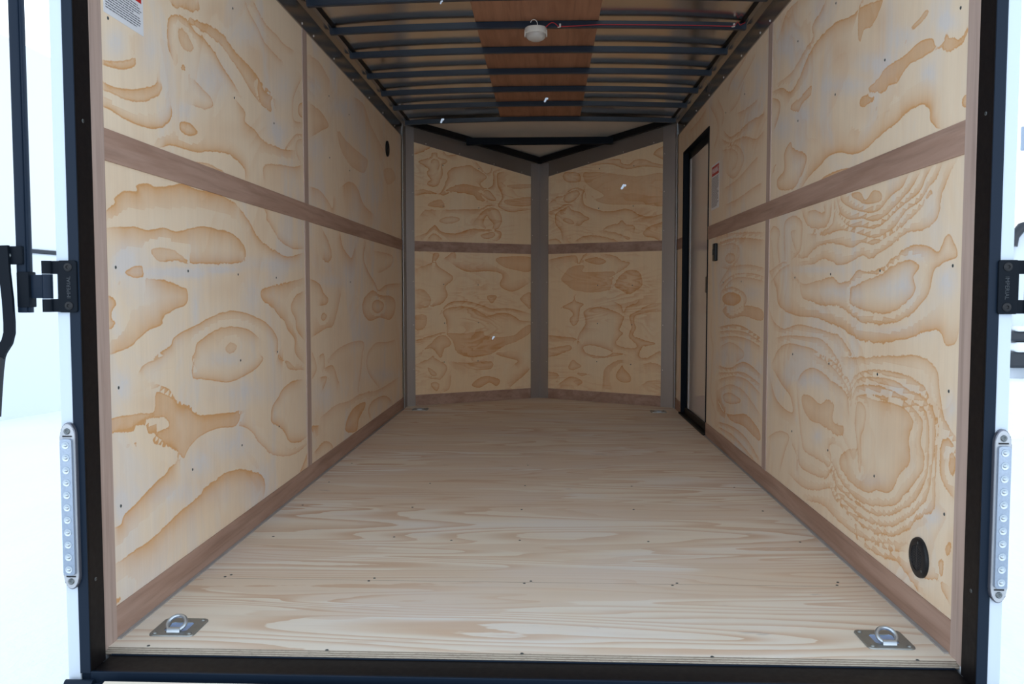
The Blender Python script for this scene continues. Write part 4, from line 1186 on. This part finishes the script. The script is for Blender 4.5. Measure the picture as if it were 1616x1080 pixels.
# ---------------------------------------------------------------- side door in the right wall
dr = empty('door_1', (XR, (DY0 + DY1) / 2, 0)); tag(dr, 'closed side door with glossy pale inner skin and black frame', kind='structure')
def dsub(b, n, m, sm=None):
    o = b.build(n, m, dr, sm); o.matrix_parent_inverse = Matrix.Translation((-XR, -(DY0 + DY1) / 2, 0)); return o
b = MB()
b.box((XR - .003, DY0 - .004, 0.0), (XR + .045, DY0 + .004, DZ1 + .004), .001)
b.box((XR - .003, DY1 - .004, 0.0), (XR + .045, DY1 + .012, DZ1 + .004), .001)
b.box((XR - .003, DY0 - .004, DZ1 - .004), (XR + .045, DY1 + .012, DZ1 + .004), .001)
b.box((XR + .034, DY0, DZ1 - .055), (XR + .045, DY1, DZ1), .001)
b.box((XR + .034, DY1 - .05, 0.02), (XR + .045, DY1, DZ1), .001)
dsub(b, 'door_frame', M['black'])
b = MB(); b.box((XR - .013, DY0 - .006, -0.001), (XR + .05, DY1 + .04, 0.012), .001); b.box((XR + .02, DY0, 0.0), (XR + .045, DY1, 0.05), .001)
dsub(b, 'threshold', M['flat_black'])
b = MB(); b.box((XR + .038, DY0 + .004, 0.03), (XR + .055, DY1 - .045, DZ1 - .05), .002)
dsub(b, 'door_panel', M['door_skin'])
b = MB(); b.box((XR + .036, DY1 - .10, 0.03), (XR + .0385, DY1 - .045, DZ1 - .05), .001)
dsub(b, 'door_edge_trim', M['white'])
b = MB(); b.box((XR + .006, DY0 + .02, .862), (XR + .038, DY0 + .095, .962), .005, 3)
dsub(b, 'latch', M['plastic_black'])['label'] = 'black door latch'
b = MB(); b.box((XR + .004, DY0 + .022, .868), (XR + .008, DY0 + .042, .884), .001)
dsub(b, 'latch_slide', M['red_latch'])['label'] = 'red latch slide'
b = MB(); b.box((XR + .052, DY0 - .02, -0.05), (XR + .06, DY1 + .02, DZ1 + .02)); dsub(b, 'outer_skin', M['white'])

# ---------------------------------------------------------------- recessed D-ring tie-downs
def make_dring():
    e = empty('tie_down')
    # plate with a round opening
    b = MB(); bm = b.bm
    out = rounded(0.0575, 0.0575, 0.014, 6); n = len(out)
    inn = []
    for (x, y) in out:
        a = math.atan2(y, x); inn.append((0.037 * math.cos(a), 0.037 * math.sin(a)))
    def ring(pts, z): return [bm.verts.new((x, y, z)) for x, y in pts]
    r0, r1, r2, r3 = ring(out, 0.0), ring([(x * .985, y * .985) for x, y in out], 0.0035), ring(inn, 0.0035), ring([(x * .97, y * .97) for x, y in inn], 0.0010)
    for a_, b_ in ((r0, r1), (r1, r2), (r2, r3)):
        for k in range(n): bm.faces.new([a_[k], a_[(k + 1) % n], b_[(k + 1) % n], b_[k]])
    b.build('plate', M['zinc'], e, 30)
    b = MB(); b.lathe([(0.0365, 0.0028), (0.035, 0.0018), (0.030, 0.0008), (0.02, 0.0004), (0, 0.0004)], (0, 0, 0), (0, 0, 1), 40)
    b.build('cup', M['sky_tint_zinc'], e, 60)['label'] = 'bluish pressed cup under the ring'
    # ring: a D leaning back from its straight leg
    pts = []
    tilt = math.radians(33)
    R_ = 0.0228
    for k in range(33):
        a = math.radians(-52 + 284 * k / 32)
        x, h = R_ * math.cos(a), R_ * math.sin(a) + R_ * math.sin(math.radians(52))
        pts.append((x, -0.030 + h * math.cos(tilt) + 0.0, 0.0085 + h * math.sin(tilt)))
    b = MB(); b.tube(pts, 0.0049, 12); b.tube([(pts[0][0], pts[0][1], pts[0][2]), (pts[-1][0], pts[-1][1], pts[-1][2])], 0.0049, 12)
    b.build('ring', M['chrome'], e, 60)
    b = MB()
    prof = [(-0.0085, 0.003), (-0.0065, 0.0095), (-0.003, 0.0135), (0.003, 0.0135), (0.0065, 0.0095), (0.0085, 0.003)]
    b.prism([(q, z) for q, z in prof], (-0.0165, -0.031, 0), (0, 1, 0), (0, 0, 1), (1, 0, 0), 0.033)
    b.build('strap', M['chrome'], e, 50)
    for sx in (-1, 1):
        for sy in (-1, 1):
            b = MB(); b.lathe([(0.0062, 0.0034), (0.0058, 0.0052), (0.0035, 0.0066), (0.0018, 0.0068), (0.0016, 0.0058), (0, 0.0058)], (sx * .044, sy * .044, 0), (0, 0, 1), 18)
            b.build('screw', M['zinc'], e, 50)
    return e
dring = make_dring()
spots = [((-0.940, 2.118), 'zinc D-ring tie-down plate on the floor in the rear left corner'),
         ((0.838, 2.110), 'zinc D-ring tie-down plate on the floor in the rear right corner'),
         ((-0.930, 6.270), 'small far D-ring tie-down on the floor before the left front corner post'),
         ((0.815, 6.215), 'small far D-ring tie-down on the floor beside the side door')]
for i, ((x, y), lab) in enumerate(spots):
    o = dring if i == 0 else copy_tree(dring)
    o.location = (x, y, 0.0); tag(o, lab, 'tie-down', 'D-ring tie-downs in the floor')
    if i > 1:                       # the far rings lie folded down
        for ch in o.children:
            if ch.name.startswith('ring'): ch.scale = (1, 1, 0.35)

# ---------------------------------------------------------------- vents
rv = empty('round_vent', (XR + .003, 2.212, 0.178)); tag(rv, 'round black slotted vent low on the right wall', 'vent')
b = MB(); b.lathe([(0.0520, 0.0), (0.0520, 0.004), (0.0500, 0.008), (0.046, 0.0100), (0.0335, 0.0105), (0.0325, 0.0095), (0.0320, 0.004), (0.0, 0.004)], (0, 0, 0), (-1, 0, 0), 48)
b.build('housing', M['plastic_black'], rv, 35)
b = MB(); b.lathe([(0.0320, 0.0045), (0, 0.0045)], (0, 0, 0), (-1, 0, 0), 40); b.build('vent_hole', M['slot'], rv)
b = MB()
for k in range(-5, 6):
    h = k * 0.0058; half = math.sqrt(max(0, 0.0318 ** 2 - h * h))
    ang = math.radians(24)
    b.prism([(-half, h - .0012), (half, h - .0012), (half, h + .0012), (-half, h + .0012)], (-0.0055, 0, 0), (0, math.cos(ang), math.sin(ang)), (0, -math.sin(ang), math.cos(ang)), (-1, 0, 0), 0.0035)
b.prism([(-.0022, -.0315), (.0022, -.0315), (.0022, .0315), (-.0022, .0315)], (-0.0055, 0, 0), (0, 1, 0), (0, 0, 1), (-1, 0, 0), 0.004)
b.build('grille', M['grille'], rv)
for a in (100, 220, 340):
    q = put_screw((-0.0102, .041 * math.cos(math.radians(a)), .041 * math.sin(math.radians(a))), (-1, 0, 0), rv, None, 'screw', .8)
ov = empty('round_vent', (XL - .003, 5.745, 1.825)); tag(ov, 'small round black vent high on the left wall near the front corner', 'vent')
b = MB(); b.lathe([(0.052, 0.0), (0.052, 0.006), (0.049, 0.010), (0.036, 0.011), (0.034, 0.005), (0, 0.005)], (0, 0, 0), (1, 0, 0), 40); b.build('housing', M['plastic_black'], ov, 35)
b = MB()
for k in range(-4, 5):
    h = k * 0.0072; half = math.sqrt(max(0, 0.034 ** 2 - h * h))
    b.box((0.006, -half, h - .0015), (0.009, half, h + .0015))
b.build('grille', M['plastic_black'], ov)

# ---------------------------------------------------------------- switch
sw = empty('light_switch', (XR, 4.915, 1.092)); tag(sw, 'small black wall switch beside the side door under the belt strip', 'switch')
b = MB(); b.box((-0.016, -.032, -.050), (0.003, .032, .050), .006, 3); b.build('switch_plate', M['plastic_black'], sw, 40)
b = MB(); b.box((-0.021, -.010, -.016), (-0.014, .010, .016), .002, 2); b.build('rocker', M['plastic_black'], sw, 40)

# ---------------------------------------------------------------- warning labels
def wlabel(x, s, y0, y1, z0, zr, z1, lab, seed, flip):
    rnd = random.Random(seed)
    e = empty('warning_label', (x, (y0 + y1) / 2, z0)); tag(e, lab, 'label', 'printed warning labels')
    w = (y1 - y0) / 2
    def L(b, n, m):
        return b.build(n, m, e)
    b = MB(); b.box((0, -w, 0), (s * .0006, w, z1 - z0)); L(b, 'sheet', M['label'])
    hx = s * .0006
    m_ = 0.010
    b = MB(); b.box((hx, -w + m_, zr - z0), (hx + s * .0003, w - m_, zr - z0 + 0.055)); L(b, 'header_band', M['red_ink'])
    b = MB()
    z = 0.014
    pitch = 0.0062
    while z < zr - z0 - 0.008:
        y = -w + m_ * .9
        end = w - m_ - (rnd.random() * .05 if rnd.random() < .4 else rnd.random() * .012)
        while y < end:
            l = 0.006 + rnd.random() * 0.016
            l = min(l, end - y)
            if l > .002:
                yy0, yy1 = (y, y + l) if flip > 0 else (-y - l, -y)
                b.box((hx, yy0, z), (hx + s * .0002, yy1, z + .0026))
            y += l + 0.0025
        z += pitch
    L(b, 'small_print', M['ink'])
    return e, w, hx
e, w, hx = wlabel(XL - .0028, 1, 2.061, 2.266, 1.537, 1.618, 1.76, 'white warning label with red band, high on the left wall near the rear', 3, 1)
e2, w2, hx2 = wlabel(XR + .0028, -1, 4.868, 5.09, 1.342, 1.535, 1.60, 'small far warning label with red header beside the side door', 8, -1)
def text(body, size, parent, loc, rot, mat, name, extrude=0.0002, sx=1.0):
    cu = bpy.data.curves.new(name, 'FONT'); cu.body = body; cu.size = size; cu.align_x = 'CENTER'; cu.align_y = 'CENTER'; cu.extrude = extrude
    o = bpy.data.objects.new(name, cu); COL.objects.link(o)
    o.location = loc; o.rotation_euler = rot; o.scale = (sx, 1, 1); o.parent = parent
    dg = bpy.context.evaluated_depsgraph_get()
    me = bpy.data.meshes.new_from_object(o.evaluated_get(dg))
    o2 = new_obj(name, me, mat, parent); o2.location = loc; o2.rotation_euler = rot; o2.scale = (sx, 1, 1)
    bpy.data.objects.remove(o)
    return o2
text('WARNING', 0.042, e2, (hx2 - .0005, 0, 0.22), (math.radians(90), 0, math.radians(-90)), M['label'], 'header_lettering', sx=.85)

# ---------------------------------------------------------------- dome light and wiring
dl = empty('dome_light', (-0.052, 4.122, 2.110)); tag(dl, 'round white dome light hanging from a roof bow at the middle of the ceiling', 'ceiling light')
b = MB(); b.lathe([(0.0, 0.001), (0.050, 0.001), (0.0515, -0.003), (0.0515, -0.024), (0.048, -0.027), (0.0, -0.027)], (0, 0, 0), (0, 0, 1), 48)
b.build('base', M['white_plastic'], dl, 35)
b = MB(); b.lathe([(0.0462, -0.026), (0.0465, -0.036), (0.044, -0.044), (0.036, -0.052), (0.022, -0.058), (0.0, -0.060)], (0, 0, 0), (0, 0, 1), 48)
b.build('lens', M['frost'], dl, 60)
for s in (-1, 1):
    b = MB(); b.box((s * .0485, -.010, -.040), (s * .0535, .010, -.010), .002, 2); b.build('clip', M['white_plastic'], dl, 40)
pts = []
for k in range(22):
    a = k / 21
    pts.append((0.008 - 0.030 * a + 0.004 * math.sin(a * 6), -0.056 + 0.004 * math.sin(a * 9), 0.001 + 0.021 * math.sin(a * math.pi * .86) ** .8))
pts = [(0.008, -.05, -.006)] + pts
b = MB(); b.tube(pts, 0.0016, 8); b.build('lead_wire', M['white_wire'], dl, 60)['label'] = 'curly white lead wire'
yb = 4.138 - 0.031
rw = []
for k in range(15):
    a = k / 14; rw.append((-0.005 + 0.058 * a, yb - .014 + .008 * a, 2.106 + 0.022 * math.sin(a * math.pi * .92)))
rw += [(0.085, yb - .002, 2.112), (0.25, yb - .003, bow_z(.25) + 0.010), (0.5, yb - .003, bow_z(.5) + 0.010), (0.74, yb - .003, bow_z(.74) + 0.011), (0.86, yb - .003, bow_z(.86) + .010),
       (0.875, yb - .012, 2.105), (0.888, yb - .006, 2.122), (0.900, yb - .008, 2.106), (0.925, yb - .002, 2.121)]
b = MB(); b.tube(rw, 0.0020, 8)
wire = b.build('electrical_wire', M['red_wire'], None, 60); tag(wire, 'thin red wire running along the bow from the dome light to the right wall', 'wire')
for x, z in ((0.062, 2.116), (0.872, 2.108)):
    b = MB(); b.box((x - .004, yb - .010, z - .008), (x + .004, yb + .001, z + .008), .002, 2); b.box((x - .012, yb - .006, z - .010), (x - .002, yb - .003, z - .006), .0008, 1)
    b.build('wire_clip', M['white_plastic'], wire)['label'] = 'white cable clip'

# ---------------------------------------------------------------- LED strip lamps on the rear posts
def make_lamp():
    e = empty('led_strip_lamp')
    H, W = 0.193, 0.0185
    out = []
    for k in range(13):
        a = math.radians(180 * k / 12); out.append((W * math.cos(a) * (1 if abs(math.cos(a)) > .9 else .96), H - .034 + .034 * math.sin(a) ** .9))
    for k in range(13):
        a = math.radians(180 + 180 * k / 12); out.append((W * math.cos(a) * (1 if abs(math.cos(a)) > .9 else .96), -H + .034 - .034 * abs(math.sin(a)) ** .9))
    b = MB(); b.prism([(x, z) for x, z in out], (0, 0, 0), (1, 0, 0), (0, 0, 1), (0, -1, 0), 0.010, 0.003); b.build('housing', M['led_rim'], e, 35)
    b = MB(); b.prism([(x * .93, z * .985) for x, z in out], (0, -0.0098, 0), (1, 0, 0), (0, 0, 1), (0, -1, 0), 0.0016, 0.0008); b.build('rim', M['lens'], e, 35)
    b = MB()
    b.prism(rounded(0.0135, 0.157, 0.006), (0, -0.0105, 0), (1, 0, 0), (0, 0, 1), (0, -1, 0), 0.009, 0.002); b.build('lens', M['led_base'], e, 35)
    for k in range(11):
        z = (k - 5) * 0.0286
        b = MB(); b.lathe([(0.0085, 0.0), (0.0082, 0.0016), (0.006, 0.0012), (0.0045, 0.001), (0.0036, 0.0030), (0.002, 0.0048), (0, 0.0052)], (0, -0.0193, z), (0, -1, 0), 20)
        b.build('led', M['chrome'], e, 60)
    for s in (-1, 1):
        b = MB(); b.lathe([(0.0072, 0.0), (0.007, 0.002), (0.005, 0.0035), (0.003, 0.003), (0.002, 0.0012), (0, 0.001)], (0, -0.0112, s * .1735), (0, -1, 0), 20); b.build('screw', M['screw'], e, 50)
        b = MB(); b.prism([(-.011, s * .1605), (.011, s * .1605), (.011, s * .1635), (-.011, s * .1635)], (0, -0.0112, 0), (1, 0, 0), (0, 0, 1), (0, -1, 0), .001); b.build('seam_line', M['plastic_black'], e)
    return e
lamp = make_lamp()
lamp.location = (-1.0865, 1.8975, 0.372); tag(lamp, 'clear LED strip lamp upright on the left rear post', 'lamp', 'LED strip lamps')
lamp2 = copy_tree(lamp)
lamp2.location = (0.9945, 1.8975, 0.370); tag(lamp2, 'clear LED strip lamp upright on the right rear post', 'lamp', 'LED strip lamps')

# ---------------------------------------------------------------- bar lock hinges
def make_hinge(sgn, textrot):
    """sgn=-1: knuckles to the left of the plate"""
    e = empty('strap_hinge')
    b = MB()
    outl = [(x * 1.0, z) for x, z in rounded(0.0215, 0.0585, 0.006, 4)]
    b.prism(outl, (0, 0, 0), (1, 0, 0), (0, 0, 1), (0, -1, 0), 0.006, 0.0012)
    b.build('plate', M['black'], e, 30)
    for s in (-1, 1):
        b = MB()
        b.box((sgn * .019, -.006, s * .0575), (sgn * .040, 0, s * .028), .0012, 2)
        b.cyl((sgn * .045, -.006, s * .0575), (sgn * .045, -.006, s * .0285), .0115, n=24)
        b.build('knuckle', M['black'], e, 40)
    b = MB(); b.cyl((sgn * .045, -.006, -.0275), (sgn * .045, -.006, .0275), .0112, n=24)
    b.box((sgn * .048, -.0095, -.0265), (sgn * .100, -.0025, .0265), .0015, 2)
    b.build('strap', M['blue_black'], e, 40)
    for s in (-1, 1):
        b = MB(); b.lathe([(0.0098, 0), (0.0095, 0.0015), (0.006, 0.0032), (0.004, 0.0030), (0.003, 0.001), (0, 0.001)], (-sgn * .003, -.006, s * .0435), (0, -1, 0), 22); b.build('bolt', M['plastic_black'], e, 50)
    t_ = text('IMPERIAL', 0.0125, e, (-sgn * .004, -.0062, -0.002), (math.radians(90), math.radians(textrot), 0), M['emboss'], 'embossed_lettering', extrude=.0006, sx=1.0)
    return e
h1 = make_hinge(-1, -90); h1.location = (-1.079, 1.897, 0.874)
tag(h1, 'black steel strap hinge with embossed plate on the left rear post', 'hinge', 'bar lock hinges')
h2 = make_hinge(1, 90); h2.location = (0.997, 1.897, 0.872)
tag(h2, 'black steel strap hinge with embossed plate on the right rear post', 'hinge', 'bar lock hinges')

# lock bar with handle beside the left post
lb = empty('lock_bar', (-1.176, 1.895, 0.815)); tag(lb, 'black vertical lock bar with lever handle hanging left of the left rear post', 'lock bar')
b = MB(); b.box((-.0135, -.014, 0.0), (.0085, .010, 1.60), .003, 3); b.box((.0080, -.010, 0.0), (.0130, .006, 1.60), .001); b.build('bar', M['blue_black'], lb, 40)
b = MB(); b.box((-.012, -.017, .012), (.016, .013, .092), .003, 2); b.build('clamp', M['black'], lb, 40)
b = MB(); b.box((-.040, -.022, .108), (.006, -.010, .149), .004, 3); b.build('pivot_bracket', M['black'], lb, 40)
b = MB(); b.lathe([(0.006, 0), (0.0058, .002), (0.003, .004), (0, .0042)], (-.0245, -.022, .128), (0, -1, 0), 20); b.build('pivot_bolt', M['screw'], lb, 50)
hp = [(-.033, -.027, .150), (-.031, -.027, .09), (-.026, -.027, .03), (-.0235, -.028, -.02), (-.0235, -.029, -.045), (-.028, -.031, -.065), (-.040, -.034, -.085), (-.0475, -.036, -.105)]
b = MB(); b.sweep_rect(hp, (0, 1, 0), .008, .024); b.build('handle', M['black'], lb, 30)
b = MB(); b.sweep_rect([(-.0465, -.036, -.098), (-.051, -.037, -.13), (-.056, -.039, -.19), (-.059, -.040, -.232)], (0, 1, 0), .013, .026)
b.build('grip', M['plastic_black'], lb, 30)

# ---------------------------------------------------------------- outside: snow, neighbours
nx, ny = 90, 90
xs = np.linspace(-60, 60, nx); ys = np.linspace(-30, 110, ny)
verts = []
for y in ys:
    for x in xs:
        far = max(0, abs(x) - 2.5)
        verts.append((x, y, GROUND + min(1, far * .3) * 0.05 * (math.sin(x * .9 + y * .3) + math.sin(y * .7 - x * .4))))
faces = [(j * nx + i, j * nx + i + 1, (j + 1) * nx + i + 1, (j + 1) * nx + i) for j in range(ny - 1) for i in range(nx - 1)]
me = bpy.data.meshes.new('ground'); me.from_pydata(verts, [], faces); me.update(); me.polygons.foreach_set('use_smooth', [True] * len(me.polygons))
g = new_obj('ground', me, M['snow']); tag(g, 'snow covered ground around the trailer', kind='structure')

def wheel(parent, x, y, z, r, w):
    b = MB(); b.cyl((x - w / 2, y, z), (x + w / 2, y, z), r, n=32, bevel=.03); b.build('tire', M['flat_black'], parent, 40)
    b = MB(); b.cyl((x - w / 2 - .01, y, z), (x + w / 2 + .01, y, z), r * .55, n=24); b.build('rim', M['white'], parent, 40)

# white cargo trailer parked to the left
pt = empty('parked_trailer', (-7.2, 11.5, GROUND)); tag(pt, 'white trailer with dark trim line parked on the snow, seen past the left post', 'trailer')
b = MB(); b.box((-1.6, -3.0, 1.93), (1.15, 3.0, 4.3), .02); b.build('body', M['white'], pt)
b = MB(); b.box((-1.62, -3.02, 1.90), (1.17, 3.02, 1.94), .004); b.build('trim_rail', M['blue_black'], pt)
b = MB(); b.box((-1.6, -2.98, -.2), (1.14, 2.98, 1.90), .02); b.build('lower_body', M['white'], pt)
b = MB()
for z in (2.9, 3.33): b.box((-1.6, -3.003, z), (1.15, -2.999, z + .008))
b.build('panel_seam', plain('grey_seam', srgb(190, 200, 215), .5), pt)

# pickup truck at the right edge
tk = empty('parked_van', (5.72, 11.6, GROUND)); tag(tk, 'snowy white van with dark outlines, only its edge visible past the right post', 'van')
dark = plain('dark_vehicle_paint', (0.03, 0.035, 0.045, 1), .3, 0, .3)
b = MB(); b.box((-.98, -2.62, .25), (.98, 2.6, 2.08), .06, 4); b.build('body', M['white'], tk, 40)
b = MB(); b.box((-1.02, -2.76, .93), (1.02, -2.60, 1.04), .03); b.build('upper_bumper_bar', dark, tk)
b = MB(); b.box((-1.02, -2.76, .66), (1.02, -2.60, .83), .03); b.build('bumper', dark, tk)
b = MB(); b.tube([(-1.0, -2.66, 1.05), (-1.0, -2.66, 1.92)], .016, 10); b.tube([(-.985, -2.66, 1.90), (-.97, -2.66, 2.0), (-.90, -2.66, 2.09), (-.78, -2.66, 2.13), (.78, -2.66, 2.13), (.90, -2.66, 2.09), (.97, -2.66, 2.0), (.985, -2.66, 1.90)], .05, 10); b.tube([(1.0, -2.66, 1.05), (1.0, -2.66, 1.92)], .016, 10)
b.build('window_frame', dark, tk, 60)
b = MB(); b.box((-.98, -2.80, 1.035), (.98, -2.60, 1.09), .025, 3); b.box((-.98, -2.80, .825), (.98, -2.60, .925), .03, 3); b.build('snow_cover', M['snow'], tk, 40)
for yy in (-1.7, 1.7): wheel(tk, -.80, yy, .38, .38, .24); wheel(tk, .80, yy, .38, .38, .24)
b = MB(); b.box((-1.25, -3.1, -.1), (1.25, -2.66, .56), .12, 4); b.build('snow_drift', M['snow'], tk, 40)

# utility pole with transformer
up = empty('utility_pole', (22.06, 40, GROUND)); tag(up, 'distant utility pole with grey transformer can at the right edge', 'utility pole')
grey = plain('weathered_grey', srgb(150, 160, 175), .8)
b = MB(); b.cyl((0, 0, 0), (0, 0, 10.2), .16, .11, n=16); b.build('pole', grey, up, 40)
b = MB(); b.cyl((-.42, 0, 7.9), (-.42, 0, 8.95), .22, n=20, bevel=.04); b.build('transformer', plain('grey_transformer_paint', srgb(140, 155, 175), .5), up, 40)
b = MB(); b.box((-.3, -.05, 8.1), (.1, .05, 8.7)); b.build('bracket', grey, up)

# snowflakes drifting in front of the opening
flake = MB()
rnd = random.Random(2)
for k in range(5):
    c = (rnd.uniform(-.0012, .0012), rnd.uniform(-.001, .001), (k - 2) * .0011)
    flake.lathe([(0, -.0018), (.0012, -.0009), (.0016, 0), (.0012, .0009), (0, .0018)], c, (rnd.uniform(-1, 1), rnd.uniform(-1, 1), 1), 7)
fo = flake.build('snowflake', plain('melting_snowflake', srgb(150, 156, 165), .5), None, 60)
def pix(u, v, dist):
    q = Vector(((u - 808) / FPX, (540 - v) / FPX, -1.0))
    return CAM + (cam.rotation_euler.to_matrix() @ q) * dist
for i, (u, v, dd, s, r, lab) in enumerate([(983, 294, 1.25, 1.15, 50, 'white snowflake drifting before the right nose face'), (861, 157, 1.45, 1.1, 45, 'white snowflake drifting below the dome light'),
        (697, 190, 1.2, .9, 40, 'pale snowflake near the left front ceiling corner'), (696, 3, 1.4, .8, 40, 'pale snowflake at the top edge left of the dome light'),
        (778, 533, 1.7, 1.0, 40, 'small snowflake drifting before the left nose face')]):
    o = fo if i == 0 else fo.copy()
    if i: COL.objects.link(o)
    o.location = pix(u, v, dd); o.rotation_euler = (0, math.radians(r), 0); o.scale = (s, s, s * 1.15)
    tag(o, lab, 'snowflake', 'falling snowflakes')
